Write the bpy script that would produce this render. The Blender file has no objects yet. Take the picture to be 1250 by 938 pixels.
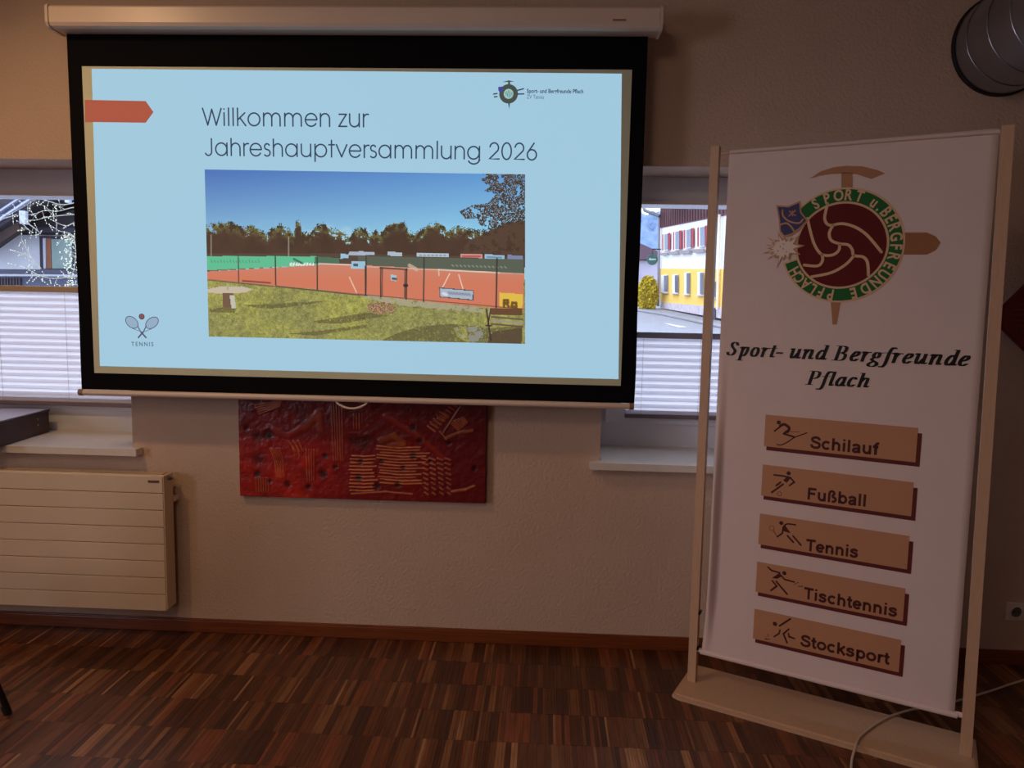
import bpy, bmesh, math, random
import numpy as np
from mathutils import Vector, Matrix
PI = math.pi
scene = bpy.context.scene
COL = scene.collection
random.seed(7)
rng = np.random.RandomState(5)

# ------------------------------------------------------------------ camera
W_, H_, F_ = 1250.0, 938.0, 900.0
CAM = Vector((0.0, -3.1419, 1.5))
R_ = Vector((0.998771, 0.045407, 0.019891)).normalized()
FW = Vector((-0.043034, 0.993353, -0.106764)).normalized()
U_ = R_.cross(FW)
cd = bpy.data.cameras.new('camera'); cam = bpy.data.objects.new('camera', cd); COL.objects.link(cam)
cd.sensor_width = 36.0; cd.lens = F_ / W_ * 36.0; cd.clip_start = 0.02; cd.clip_end = 2000
m = Matrix.Identity(4)
for i in range(3):
    m[i][0] = R_[i]; m[i][1] = U_[i]; m[i][2] = -FW[i]; m[i][3] = CAM[i]
cam.matrix_world = m
scene.camera = cam

# ------------------------------------------------------------------ view, world, lights
vs = scene.view_settings
vs.view_transform = 'Standard'; vs.look = 'None'; vs.exposure = 0.0; vs.gamma = 1.0
try: vs.use_curve_mapping = False
except Exception: pass
world = bpy.data.worlds.new('overcast_sky'); scene.world = world; world.use_nodes = True
wn = world.node_tree; wn.nodes.clear()
wo = wn.nodes.new('ShaderNodeOutputWorld'); bg = wn.nodes.new('ShaderNodeBackground')
tc = wn.nodes.new('ShaderNodeTexCoord'); nz = wn.nodes.new('ShaderNodeTexNoise'); cr = wn.nodes.new('ShaderNodeValToRGB')
nz.inputs['Scale'].default_value = 2.5
cr.color_ramp.elements[0].color = (0.60, 0.74, 1.0, 1); cr.color_ramp.elements[1].color = (0.82, 0.88, 1.0, 1)
cr.color_ramp.elements[0].position = 0.35; cr.color_ramp.elements[1].position = 0.65
wn.links.new(tc.outputs['Generated'], nz.inputs['Vector']); wn.links.new(nz.outputs['Fac'], cr.inputs['Fac'])
wn.links.new(cr.outputs['Color'], bg.inputs['Color']); wn.links.new(bg.outputs['Background'], wo.inputs['Surface'])
bg.inputs['Strength'].default_value = 3.6

def lamp(name, kind, loc, energy, color, size=0.3, target=None, spot=None, blend=0.6):
    l = bpy.data.lights.new(name, kind); l.energy = energy; l.color = color
    if kind == 'AREA': l.size = size; l.shape = 'DISK'
    else: l.shadow_soft_size = size
    if spot: l.spot_size = spot; l.spot_blend = blend
    o = bpy.data.objects.new(name, l); COL.objects.link(o); o.location = loc
    if target is not None:
        o.rotation_euler = (Vector(target) - Vector(loc)).to_track_quat('-Z', 'Y').to_euler()
    return o
# recessed ceiling spot near the wall, two added warm fills, and daylight from the hall's side windows
lamp('ceiling_spot_near_wall', 'SPOT', (-2.2, -1.5, 3.05), 54, (1.0, 0.60, 0.29), 0.05, (-1.75, -0.35, 0.2), 2.2, 0.8)
lamp('warm_fill_middle', 'AREA', (-0.9, -3.6, 3.1), 16, (1.0, 0.70, 0.50), 0.5, (-0.9, -3.0, 0))  # unseen fill, added to lift the room's warm ambient light
lamp('warm_fill_rear', 'AREA', (-2.4, -5.2, 3.1), 12, (1.0, 0.70, 0.52), 0.6, (-2.0, -4.5, 0))  # second unseen fill, added further back
lamp('side_window_daylight', 'AREA', (-4.1, -3.4, 1.45), 14, (0.92, 0.85, 1.0), 1.3, (0.9, -0.6, 0.3)).data.spread = 1.75

# ------------------------------------------------------------------ helpers
def lin(c):
    out = []
    for v in c[:3]:
        v = v / 255.0
        out.append(v / 12.92 if v <= 0.04045 else ((v + 0.055) / 1.055) ** 2.4)
    return tuple(out)

def mat(name, rgb, rough=0.6, metal=0.0, var=0.0, vscale=8.0, bump=0.0, bscale=60.0, stretch=None, spec=None, coat=0.0):
    M = bpy.data.materials.new(name); M.use_nodes = True
    nt = M.node_tree; b = nt.nodes['Principled BSDF']
    c = lin(rgb); b.inputs['Base Color'].default_value = (*c, 1)
    b.inputs['Roughness'].default_value = rough; b.inputs['Metallic'].default_value = metal
    if spec is not None: b.inputs['Specular IOR Level'].default_value = spec
    if coat: b.inputs['Coat Weight'].default_value = coat
    t = nt.nodes.new('ShaderNodeTexCoord'); mp = nt.nodes.new('ShaderNodeMapping')
    nt.links.new(t.outputs['Object'], mp.inputs['Vector'])
    if stretch: mp.inputs['Scale'].default_value = stretch
    n = nt.nodes.new('ShaderNodeTexNoise'); n.inputs['Scale'].default_value = vscale; n.inputs['Detail'].default_value = 4
    nt.links.new(mp.outputs['Vector'], n.inputs['Vector'])
    r = nt.nodes.new('ShaderNodeValToRGB')
    v = max(var, 0.02)
    r.color_ramp.elements[0].position = 0.3; r.color_ramp.elements[1].position = 0.7
    r.color_ramp.elements[0].color = (*[x * (1 - v) for x in c], 1)
    r.color_ramp.elements[1].color = (*[min(1, x * (1 + v)) for x in c], 1)
    nt.links.new(n.outputs['Fac'], r.inputs['Fac']); nt.links.new(r.outputs['Color'], b.inputs['Base Color'])
    if bump:
        n2 = nt.nodes.new('ShaderNodeTexNoise'); n2.inputs['Scale'].default_value = bscale; n2.inputs['Detail'].default_value = 5
        nt.links.new(mp.outputs['Vector'], n2.inputs['Vector'])
        bp = nt.nodes.new('ShaderNodeBump'); bp.inputs['Strength'].default_value = bump; bp.inputs['Distance'].default_value = 0.01
        nt.links.new(n2.outputs['Fac'], bp.inputs['Height']); nt.links.new(bp.outputs['Normal'], b.inputs['Normal'])
    return M

def glow(name, rgb, strength=1.0, attr=None):
    """light coming off the lit projection screen"""
    M = bpy.data.materials.new(name); M.use_nodes = True; nt = M.node_tree
    b = nt.nodes['Principled BSDF']; b.inputs['Base Color'].default_value = (0.02, 0.02, 0.02, 1); b.inputs['Roughness'].default_value = 0.9
    b.inputs['Emission Strength'].default_value = strength
    if attr:
        a = nt.nodes.new('ShaderNodeAttribute'); a.attribute_name = attr
        nt.links.new(a.outputs['Color'], b.inputs['Emission Color'])
    else: b.inputs['Emission Color'].default_value = (*lin(rgb), 1)
    return M

def attr_mat(name, attr, rough=0.5, bump=0.0, grain=None, tone=0.25, coat=0.0):
    M = bpy.data.materials.new(name); M.use_nodes = True; nt = M.node_tree
    b = nt.nodes['Principled BSDF']; b.inputs['Roughness'].default_value = rough
    if coat: b.inputs['Coat Weight'].default_value = coat; b.inputs['Coat Roughness'].default_value = 0.25
    a = nt.nodes.new('ShaderNodeAttribute'); a.attribute_name = attr
    src = a.outputs['Color']
    if grain:
        g = nt.nodes.new('ShaderNodeNewGeometry'); mp = nt.nodes.new('ShaderNodeMapping'); mp.inputs['Scale'].default_value = grain
        n = nt.nodes.new('ShaderNodeTexNoise'); n.inputs['Scale'].default_value = 1.0; n.inputs['Detail'].default_value = 5
        nt.links.new(g.outputs['Position'], mp.inputs['Vector']); nt.links.new(mp.outputs['Vector'], n.inputs['Vector'])
        mr = nt.nodes.new('ShaderNodeMapRange'); mr.inputs['To Min'].default_value = 1 - tone; mr.inputs['To Max'].default_value = 1 + tone
        mr.inputs['From Min'].default_value = 0.3; mr.inputs['From Max'].default_value = 0.7
        nt.links.new(n.outputs['Fac'], mr.inputs['Value'])
        vm = nt.nodes.new('ShaderNodeVectorMath'); vm.operation = 'SCALE'
        nt.links.new(src, vm.inputs[0]); nt.links.new(mr.outputs['Result'], vm.inputs['Scale']); src = vm.outputs['Vector']
        mr2 = nt.nodes.new('ShaderNodeMapRange'); mr2.inputs['To Min'].default_value = rough - .08; mr2.inputs['To Max'].default_value = rough + .12
        nt.links.new(n.outputs['Fac'], mr2.inputs['Value']); nt.links.new(mr2.outputs['Result'], b.inputs['Roughness'])
    nt.links.new(src, b.inputs['Base Color'])
    return M

def mesh_obj(name, verts, faces, mt, parent=None, smooth=False, origin=None):
    me = bpy.data.meshes.new(name)
    o0 = Vector(origin) if origin is not None else Vector((0, 0, 0))
    me.from_pydata([tuple(Vector(v) - o0) for v in verts], [], faces)
    if isinstance(mt, (list, tuple)):
        for x in mt: me.materials.append(x)
    else: me.materials.append(mt)
    if smooth:
        for p in me.polygons: p.use_smooth = True
    o = bpy.data.objects.new(name, me); COL.objects.link(o)
    if parent is not None: o.parent = parent
    elif origin is not None: o.location = o0
    return o

class MB:
    """collects shapes in one bmesh"""
    def __init__(s): s.bm = bmesh.new()
    def box(s, x0, x1, y0, y1, z0, z1, bevel=0.0, M=None):
        r = bmesh.ops.create_cube(s.bm, size=1.0)
        vs_ = r['verts']
        for v in vs_:
            v.co = Vector((x0 + (v.co.x + .5) * (x1 - x0), y0 + (v.co.y + .5) * (y1 - y0), z0 + (v.co.z + .5) * (z1 - z0)))
        if bevel:
            es = list({e for v in vs_ for e in v.link_edges})
            rb = bmesh.ops.bevel(s.bm, geom=es, offset=bevel, segments=2, profile=0.5, affect='EDGES')
            vs_ = list({v for f in rb['faces'] for v in f.verts} | {v for v in vs_ if v.is_valid})
        if M is not None:
            for v in vs_: v.co = M @ v.co
        return s
    def tube(s, pts, r, n=10, caps=True, rads=None):
        pts = [Vector(p) for p in pts]; rings = []
        up = Vector((0, 0, 1))
        for i, p in enumerate(pts):
            d = (pts[min(i + 1, len(pts) - 1)] - pts[max(i - 1, 0)]).normalized()
            a = up if abs(d.dot(up)) < 0.95 else Vector((1, 0, 0))
            e1 = d.cross(a).normalized(); e2 = d.cross(e1).normalized()
            rr = rads[i] if rads else r
            rings.append([s.bm.verts.new(p + e1 * rr * math.cos(2 * PI * k / n) + e2 * rr * math.sin(2 * PI * k / n)) for k in range(n)])
        for a, b in zip(rings, rings[1:]):
            for k in range(n): s.bm.faces.new((a[k], a[(k + 1) % n], b[(k + 1) % n], b[k]))
        if caps:
            s.bm.faces.new(rings[0][::-1]); s.bm.faces.new(rings[-1])
        return s
    def prism(s, pts, vec):
        a = [s.bm.verts.new(Vector(p)) for p in pts]; b = [s.bm.verts.new(Vector(p) + Vector(vec)) for p in pts]
        s.bm.faces.new(a); s.bm.faces.new(b[::-1]); n = len(a)
        for k in range(n): s.bm.faces.new((a[k], b[k], b[(k + 1) % n], a[(k + 1) % n]))
        return s
    def blob(s, c, r, sub=1, jitter=0.0):
        q = bmesh.ops.create_icosphere(s.bm, subdivisions=sub, radius=1.0)
        for v in q['verts']:
            v.co = Vector(c) + Vector((v.co.x * r[0], v.co.y * r[1], v.co.z * r[2])) * (1 + random.uniform(-jitter, jitter))
        return s
    def build(s, name, mt, parent=None, smooth=False, origin=None):
        bmesh.ops.recalc_face_normals(s.bm, faces=s.bm.faces)
        me = bpy.data.meshes.new(name)
        if origin is not None:
            for v in s.bm.verts: v.co -= Vector(origin)
        s.bm.to_mesh(me); s.bm.free(); me.materials.append(mt)
        if smooth:
            for p in me.polygons: p.use_smooth = True
            try: me.set_sharp_from_angle(angle=math.radians(40))
            except Exception: pass
        o = bpy.data.objects.new(name, me); COL.objects.link(o)
        if parent is not None: o.parent = parent
        elif origin is not None: o.location = origin
        return o

def tag(o, label=None, cat=None, group=None, kind=None):
    if label: o['label'] = label
    if cat: o['category'] = cat
    if group: o['group'] = group
    if kind: o['kind'] = kind
    return o
def empty(name, loc=(0, 0, 0), rz=0.0):
    o = bpy.data.objects.new(name, None); COL.objects.link(o); o.location = loc; o.rotation_euler = (0, 0, rz); o.empty_display_size = 0.1
    return o
def struct(o): o['kind'] = 'structure'; return o

def ray(px, py):
    return R_ * (px - W_ / 2) + U_ * (-(py - H_ / 2)) + FW * F_
def at(px, py, Y=0.0):
    d = ray(px, py); return CAM + d * ((Y - CAM.y) / d.y)
def atz(px, py, Z=0.0):
    d = ray(px, py); return CAM + d * ((Z - CAM.z) / d.z)

def smooth_path(pts, k=5, closed=False):
    if len(pts) < 3: return pts
    out = []; n = len(pts)
    for i in range(n - 1 if not closed else n):
        if closed: p = [pts[(i - 1) % n], pts[i], pts[(i + 1) % n], pts[(i + 2) % n]]
        else: p = [pts[max(i - 1, 0)], pts[i], pts[i + 1], pts[min(i + 2, n - 1)]]
        for j in range(k):
            t = j / k; q = []
            for c in range(len(pts[0])):
                a, b, d, e = (p[0][c], p[1][c], p[2][c], p[3][c])
                q.append(0.5 * (2 * b + (d - a) * t + (2 * a - 5 * b + 4 * d - e) * t * t + (3 * b - a - 3 * d + e) * t ** 3))
            out.append(tuple(q))
    if not closed: out.append(tuple(pts[-1]))
    else: out.append(out[0])
    return out

class Ink:
    """flat print drawn as 2-D polygons, then laid on a surface"""
    def __init__(s): s.v = []; s.f = []
    def poly(s, pts):
        b = len(s.v); s.v += [tuple(p) for p in pts]; s.f.append(tuple(range(b, b + len(pts))))
    def disc(s, c, r, n=18, ry=None):
        ry = ry or r
        s.poly([(c[0] + r * math.cos(2 * PI * k / n), c[1] + ry * math.sin(2 * PI * k / n)) for k in range(n)])
    def ring(s, c, r0, r1, a0=0, a1=360, n=72):
        A = [math.radians(a0 + (a1 - a0) * k / n) for k in range(n + 1)]
        for a, b in zip(A, A[1:]):
            s.poly([(c[0] + r0 * math.cos(a), c[1] + r0 * math.sin(a)), (c[0] + r1 * math.cos(a), c[1] + r1 * math.sin(a)),
                    (c[0] + r1 * math.cos(b), c[1] + r1 * math.sin(b)), (c[0] + r0 * math.cos(b), c[1] + r0 * math.sin(b))])
    def stroke(s, pts, w, caps=True):
        L = []; Rr = []; n = len(pts)
        closed = n > 2 and math.dist(pts[0], pts[-1]) < 1e-9
        for i in range(n):
            if closed: a = pts[i - 1] if i > 0 else pts[-2]; b = pts[i + 1] if i < n - 1 else pts[1]
            else: a = pts[max(i - 1, 0)]; b = pts[min(i + 1, n - 1)]
            d = (b[0] - a[0], b[1] - a[1]); l = math.hypot(*d) or 1; nx, ny = -d[1] / l, d[0] / l
            sc = 1.0
            if 0 < i < n - 1:
                e = (pts[i][0] - a[0], pts[i][1] - a[1]); le = math.hypot(*e) or 1
                cs = abs(e[0] / le * nx * 0 + (-e[1] / le) * nx + e[0] / le * ny); sc = 1 / max(cs, 0.45)
            L.append((pts[i][0] + nx * w / 2 * sc, pts[i][1] + ny * w / 2 * sc)); Rr.append((pts[i][0] - nx * w / 2 * sc, pts[i][1] - ny * w / 2 * sc))
        for i in range(n - 1): s.poly([L[i], Rr[i], Rr[i + 1], L[i + 1]])
        if caps and not closed:
            s.disc(pts[0], w / 2, 8); s.disc(pts[-1], w / 2, 8)
    def nib(s, pts, w, thin):
        for p, q in zip(pts, pts[1:]):
            s.poly([(p[0] - w / 2, p[1]), (p[0] + w / 2, p[1]), (q[0] + w / 2, q[1]), (q[0] - w / 2, q[1])])
        for sx in (-w / 2, 0, w / 2):
            s.stroke([(p[0] + sx, p[1]) for p in pts], thin, True)
    def xf(s, fn): s.v = [fn(*p) for p in s.v]; return s
    def lay(s, name, mt, parent, to3d):
        vv = []; ff = []
        for f in s.f:
            P = [s.v[i] for i in f]
            A = sum(P[i][0] * P[(i + 1) % len(P)][1] - P[(i + 1) % len(P)][0] * P[i][1] for i in range(len(P)))
            if abs(A) < 1e-14: continue
            if A < 0: P = P[::-1]
            b = len(vv); vv += [to3d(*p) for p in P]; ff.append(tuple(range(b, b + len(P))))
        return mesh_obj(name, vv, ff, mt, parent)

def text_mesh(s, size, bold=0.0, spacing=1.0):
    """built-in font lettering as 2-D triangles"""
    c = bpy.data.curves.new('t', 'FONT'); c.body = s; c.size = size; c.offset = bold * size; c.space_character = spacing; c.resolution_u = 3
    o = bpy.data.objects.new('t', c); COL.objects.link(o)
    dg = bpy.context.evaluated_depsgraph_get(); me = o.evaluated_get(dg).to_mesh()
    ink = Ink(); ink.v = [(v.co.x, v.co.y) for v in me.vertices]; ink.f = [tuple(p.vertices) for p in me.polygons]
    o.evaluated_get(dg).to_mesh_clear(); bpy.data.objects.remove(o); bpy.data.curves.remove(c)
    return ink
def bounds(ink):
    xs = [p[0] for p in ink.v]; ys = [p[1] for p in ink.v]; return min(xs), max(xs), min(ys), max(ys)

# ------------------------------------------------------------------ materials
m_wall = mat('plaster', (205, 180, 160), 0.9, var=0.04, vscale=3, bump=0.55, bscale=80)
m_ceil = mat('ceiling_paint', (205, 190, 170), 0.9)
m_white = mat('white_lacquer', (225, 215, 205), 0.35)
m_sill = mat('sill_stone', (226, 220, 212), 0.28, var=0.03, vscale=30)
m_frame = mat('window_plastic', (218, 220, 228), 0.35)
m_rad = mat('radiator_enamel', (226, 205, 178), 0.38)
m_case = mat('case_enamel', (225, 205, 190), 0.35)
m_black = mat('black_border', (7, 7, 11), 0.85, spec=.15)
m_fabric = mat('screen_fabric', (214, 222, 196), 0.85)
m_wood = mat('baseboard_wood', (120, 62, 30), 0.32, var=0.25, vscale=6, stretch=(1, 8, 25))
m_banner = mat('banner_fabric', (232, 215, 212), 0.8, var=0.015)
m_post = mat('stand_wood', (206, 170, 140), 0.45, var=0.06, vscale=20, stretch=(8, 8, 1))
m_dark = mat('dark_metal', (30, 24, 24), 0.4, metal=0.5)
m_chrome = mat('chrome', (150, 150, 155), 0.2, metal=1.0)
m_cable = mat('cable_plastic', (205, 190, 175), 0.5)
m_lid_skylit = mat('box_top_skylit', (176, 170, 186), 0.3)  # sky light on the box's top put into this pale colour
m_box = mat('dark_box', (58, 36, 40), 0.5, var=0.1, vscale=20)

# ------------------------------------------------------------------ room
WT = 0.45
WL = (-3.15, -1.813); WR = (0.25, 1.45); ZS, ZH = 0.80, 2.08
XL, XR, YB, ZC = -4.2, 3.4, -6.2, 3.2
b = MB()
for x0, x1, z0, z1 in ((XL, XR, 0, ZS), (XL, XR, ZH, ZC), (XL, WL[0], ZS, ZH), (WL[1], WR[0], ZS, ZH), (WR[1], XR, ZS, ZH)):
    b.box(x0, x1, 0, WT, z0, z1)
struct(b.build('wall_back', m_wall))
struct(MB().box(XL - .2, XL, YB, WT, 0, ZC).build('wall_left', m_wall))
struct(MB().box(XR, XR + .2, YB, WT, 0, ZC).build('wall_right', m_wall))
struct(MB().box(XL, XR, YB - .2, YB, 0, ZC).build('wall_front', m_wall))
struct(MB().box(XL - .2, XR + .2, YB - .2, WT, ZC, ZC + .2).build('ceiling', m_ceil))
bb = MB(); bb.box(XL, XR, -.015, 0, 0, .055, .003).box(XL, XR, -.011, 0, .054, .061, .002)
struct(bb.build('baseboard_back', m_wood))

# floor: industrial parquet, every strip a piece
floor = struct(MB().box(XL, XR, YB, 0, -.12, -.006).build('floor', mat('parquet_bed', (30, 17, 11), 0.8)))
m_strip = attr_mat('oiled_parquet', 'tone', 0.34, grain=(60, 9, 9), tone=0.3)
TONES = [(78, 42, 22), (88, 50, 27), (102, 60, 33), (114, 70, 40), (130, 84, 52), (68, 37, 21), (92, 54, 33), (106, 58, 31), (148, 98, 62), (164, 114, 76), (86, 44, 22), (124, 66, 38)]
TW = [6, 7, 6, 6, 4, 5, 5, 5, 3, 1.6, 5, 4]
ROW = 0.187
SV = [(-.5, -.5, 0), (.5, -.5, 0), (.5, .5, 0), (-.5, .5, 0), (-.5, -.5, -1), (.5, -.5, -1), (.5, .5, -1), (-.5, .5, -1)]
SF = [(0, 1, 2, 3), (0, 4, 5, 1), (1, 5, 6, 2), (2, 6, 7, 3), (3, 7, 4, 0)]
strips = []
row = 0; y1 = 0.0
while y1 > YB:
    y0 = max(y1 - ROW, YB); x = XL + random.uniform(-.02, 0); last = 0
    while x < XR:
        t = last if random.random() < .3 else random.choices(range(12), TW)[0]; last = t
        w = random.choice((.008, .009, .010, .012, .014, .016, .02, .026)); w = min(w, .011) if t in (8, 9) else w; x1 = min(x + w, XR)
        strips.append((max(x, XL), x1, y0, y1, t, random.uniform(0, .0006))); x = x1
    y1 -= ROW; row += 1
def inview(x, y):
    v = Vector((x, y, 0)) - CAM; z = v.dot(FW)
    if z < .1: return False
    px = W_ / 2 + F_ * v.dot(R_) / z; py = H_ / 2 - F_ * v.dot(U_) / z
    return 5 < px < W_ - 5 and py < H_ - 4
cand = [i for i, s in enumerate(strips) if inview((s[0] + s[1]) / 2, (s[2] + s[3]) / 2) and not (s[2] < -.25 and (s[0] > .45))]
cand.sort(key=lambda i: -((strips[i][1] - strips[i][0]) / ((CAM - Vector((strips[i][0], strips[i][2], 0))).length) ** 2))
single = set(cand[:296])
tone_mesh = []
for t in TONES:
    me = bpy.data.meshes.new('parquet_strip'); me.from_pydata(SV, [], SF); me.materials.append(m_strip)
    a = me.attributes.new('tone', 'FLOAT_COLOR', 'POINT'); c = lin(t)
    a.data.foreach_set('color', [q for _ in SV for q in (*c, 1)]); tone_mesh.append(me)
G = .0007
vv = []; ff = []; cc = []
for i, (x0, x1, y0, y1, t, dz) in enumerate(strips):
    if i in single:
        o = bpy.data.objects.new('parquet_strip', tone_mesh[t]); COL.objects.link(o); o.parent = floor
        o.location = ((x0 + x1) / 2, (y0 + y1) / 2, -dz); o.scale = (max(x1 - x0 - G, .001), y1 - y0 - G, .006)
    else:
        bI = len(vv)
        for v in SV: vv.append(((x0 + x1) / 2 + v[0] * (x1 - x0 - G), (y0 + y1) / 2 + v[1] * (y1 - y0 - G), -dz + v[2] * .006))
        ff += [tuple(bI + k for k in f) for f in SF]; cc += [(*lin(TONES[t]), 1)] * 8
o = mesh_obj('parquet_field', vv, ff, m_strip, floor); o['kind'] = 'stuff'
a = o.data.attributes.new('tone', 'FLOAT_COLOR', 'POINT'); a.data.foreach_set('color', np.array(cc, dtype=np.float32).ravel())

# ------------------------------------------------------------------ windows, sills, blinds
m_glass = bpy.data.materials.new('window_glass'); m_glass.use_nodes = True
nt = m_glass.node_tree; nt.nodes.clear()
go = nt.nodes.new('ShaderNodeOutputMaterial'); gm = nt.nodes.new('ShaderNodeMixShader'); gt = nt.nodes.new('ShaderNodeBsdfTransparent'); gg = nt.nodes.new('ShaderNodeBsdfGlossy')
gg.inputs['Roughness'].default_value = 0.02; gm.inputs[0].default_value = 0.04; gt.inputs['Color'].default_value = (.97, .98, .98, 1)
nt.links.new(gt.outputs[0], gm.inputs[1]); nt.links.new(gg.outputs[0], gm.inputs[2]); nt.links.new(gm.outputs[0], go.inputs[0])
m_pleat = bpy.data.materials.new('pleated_fabric'); m_pleat.use_nodes = True
nt = m_pleat.node_tree; nt.nodes.clear()
po = nt.nodes.new('ShaderNodeOutputMaterial'); pm = nt.nodes.new('ShaderNodeMixShader'); pd = nt.nodes.new('ShaderNodeBsdfDiffuse'); pt = nt.nodes.new('ShaderNodeBsdfTranslucent')
pw = nt.nodes.new('ShaderNodeTexNoise'); pw.inputs['Scale'].default_value = 300
pr_ = nt.nodes.new('ShaderNodeValToRGB'); pr_.color_ramp.elements[0].color = (.80, .76, .80, 1); pr_.color_ramp.elements[1].color = (.90, .86, .90, 1)
nt.links.new(pw.outputs['Fac'], pr_.inputs['Fac'])
for q in (pd, pt): nt.links.new(pr_.outputs['Color'], q.inputs['Color'])
pm.inputs[0].default_value = 0.56
nt.links.new(pd.outputs[0], pm.inputs[1]); nt.links.new(pt.outputs[0], pm.inputs[2]); nt.links.new(pm.outputs[0], po.inputs[0])

YF = 0.36
def window(n, x0, x1):
    w = struct(empty('window_%d' % n, ((x0 + x1) / 2, YF, ZS)))
    OR = w.location.copy()
    def P(mb, name, mt): return mb.build(name, mt, w, origin=OR)
    f = MB(); T = .055; fb_, ft_ = .962, ZH - .045
    f.box(x0, x1, YF, YF + .07, ZS, fb_, .003).box(x0, x1, YF, YF + .07, ft_, ZH, .003)
    f.box(x0, x0 + T, YF, YF + .07, fb_, ft_, .003).box(x1 - T, x1, YF, YF + .07, fb_, ft_, .003)
    P(f, 'frame', m_frame)
    s = MB(); sx0, sx1 = x0 + .045, x1 - .045; S = .075; z0, z1 = .950, ZH - .02
    s.box(sx0, sx1, YF - .02, YF + .04, z0, z0 + .075, .004).box(sx0, sx1, YF - .02, YF + .04, z1 - .06, z1, .004)
    s.box(sx0, sx0 + S, YF - .02, YF + .04, z0 + .075, z1 - .06, .004).box(sx1 - S, sx1, YF - .02, YF + .04, z0 + .075, z1 - .06, .004)
    P(s, 'sash', m_frame)
    P(MB().box(sx0 + S - .01, sx1 - S + .01, YF + .012, YF + .018, z0 + .05, z1 - .05), 'pane', m_glass)
    # shutter box above, with a lip
    h = MB().box(x0, x1, .24, YF + .09, 1.968, ZH, .004); P(h, 'shutter_box', m_frame)
    P(MB().box(x0, x1, .232, .25, 1.958, 1.972, .002), 'box_lip', m_white)
    return w
window(1, *WL); window(2, *WR)

def sill(x0, x1, label):
    z1 = .84
    b = MB(); b.box(x0 + .005, x1 - .005, .001, YF - .001, ZS + .001, z1 - .031)
    b.prism([(x0 + .005, YF - .001, z1 - .03), (x0 + .005, -.0015, z1 - .03), (x0 - .045, -.0015, z1 - .03), (x0 - .045, -.055, z1 - .03), (x1 + .045, -.055, z1 - .03), (x1 + .045, -.0015, z1 - .03), (x1 - .005, -.0015, z1 - .03), (x1 - .005, YF - .001, z1 - .03)], (0, 0, .03))
    return b
s1 = sill(*WL, ''); o = s1.build('window_sill', m_sill, origin=(-2.48, 0, .8))
tag(o, 'white window sill under the left window, carrying the dark box', 'window sill', 'white window sills')
s1 = sill(*WR, ''); o = s1.build('window_sill', m_sill, origin=(.85, 0, .8))
tag(o, 'white window sill under the right window behind the banner stand', 'window sill', 'white window sills')

def blind(x0, x1, ztop, zbot, label, railmat):
    Y = YF - .035
    t = empty('pleated_blind', ((x0 + x1) / 2, Y, zbot)); OR = t.location.copy()
    tag(t, label, 'window blind', 'pleated window blinds')
    n = int((ztop - zbot - .03) / .0150); v = []; f = []
    for i in range(n + 1):
        z = zbot + .015 + (ztop - zbot - .025) * i / n; y = Y + (.011 if i % 2 else -.006)
        v += [(x0, y, z), (x1, y, z)]
    for i in range(n): f.append((2 * i, 2 * i + 1, 2 * i + 3, 2 * i + 2))
    mesh_obj('pleated_cloth', v, f, m_pleat, t, origin=OR)
    MB().box(x0 - .004, x1 + .004, Y - .016, Y + .014, ztop - .014, ztop + .014, .003).build('top_rail', railmat, t, origin=OR)
    MB().box(x0 - .004, x1 + .004, Y - .014, Y + .014, zbot - .004, zbot + .016, .003).build('bottom_rail', mat('blind_rail', (120, 105, 110), .5), t, origin=OR)
    k = 0
    xs = [x0 + .07 + (x1 - x0 - .14) * q for q in (0, .33, .67, 1)]
    for x in xs:
        MB().tube([(x, Y - .008, zbot + .016), (x, Y - .008, ztop - .014)], .0009, 5).build('cord', m_cable, t, origin=OR)
zl = at(50, 353, YF - .035).z; zr = at(830, 410, YF - .035).z
zbl = at(100, 495, YF - .04).z; zbr = at(800, 510, YF - .04).z
blind(WL[0] + .12, WL[1] - .1, zl, zbl, 'white pleated blind on the left window with a sand-coloured top rail', mat('rail_sand', (190, 165, 130), .5))
blind(at(764, 500, YF - .04).x, WR[1] - .12, zr, zbr, 'white pleated blind on the right window with a grey top rail', mat('rail_grey', (150, 152, 168), .5))

# dark box on the left sill
pb = atz(61, 527, .842); pf = atz(0, 546, .842); dv = (pb - pf).normalized(); ang = math.atan2(dv.y, dv.x)
bx = empty('storage_box', (pb.x, pb.y, .8405), ang - PI / 2)
tag(bx, 'dark brown flat box lying crosswise on the left window sill', 'box')
MB().box(-.34, 0, -.50, 0, 0, .10, .004).build('box_body', m_box, bx)
MB().box(-.345, .003, -.504, .003, .100, .1115, .002).build('lid_edge', m_box, bx)
MB().box(-.339, -.004, -.498, -.004, .1112, .1135, .0005).build('lid', m_lid_skylit, bx)
for yy, zz in ((-.105, .078), (-.105, .05)):
    MB().blob((.004, yy, zz), (.003, .004, .004), 2).build('stud', mat('brass', (200, 150, 100), .3, metal=.8), bx)

# ------------------------------------------------------------------ radiator
RX0, RX1, RZ0, RZ1 = -3.1, -1.62, .141, .742
ra = empty('radiator', ((RX0 + RX1) / 2, -.06, RZ0)); OR = ra.location.copy()
tag(ra, 'wide cream panel radiator with horizontal grooves under the left window', 'radiator')
ph = (RZ1 - RZ0) / 8
pm0 = MB().box(RX0, RX1, -.12, -.106, 0, ph - .003, .0018).build('panel', m_rad, ra, origin=(OR.x, OR.y, 0))
pm0.location = (0, 0, 0)
for k in range(1, 8):
    c = pm0.copy(); COL.objects.link(c); c.parent = ra; c.location = (0, 0, k * ph)
b = MB().box(RX0 + .004, RX1 - .004, -.108, -.045, RZ0 + .004, RZ1 - .006); b.build('body', m_rad, ra, origin=OR)
MB().box(RX1 - .002, RX1 + .004, -.116, -.04, RZ0 + .005, RZ1 - .002, .001).build('side_cover', m_rad, ra, origin=OR)
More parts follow.
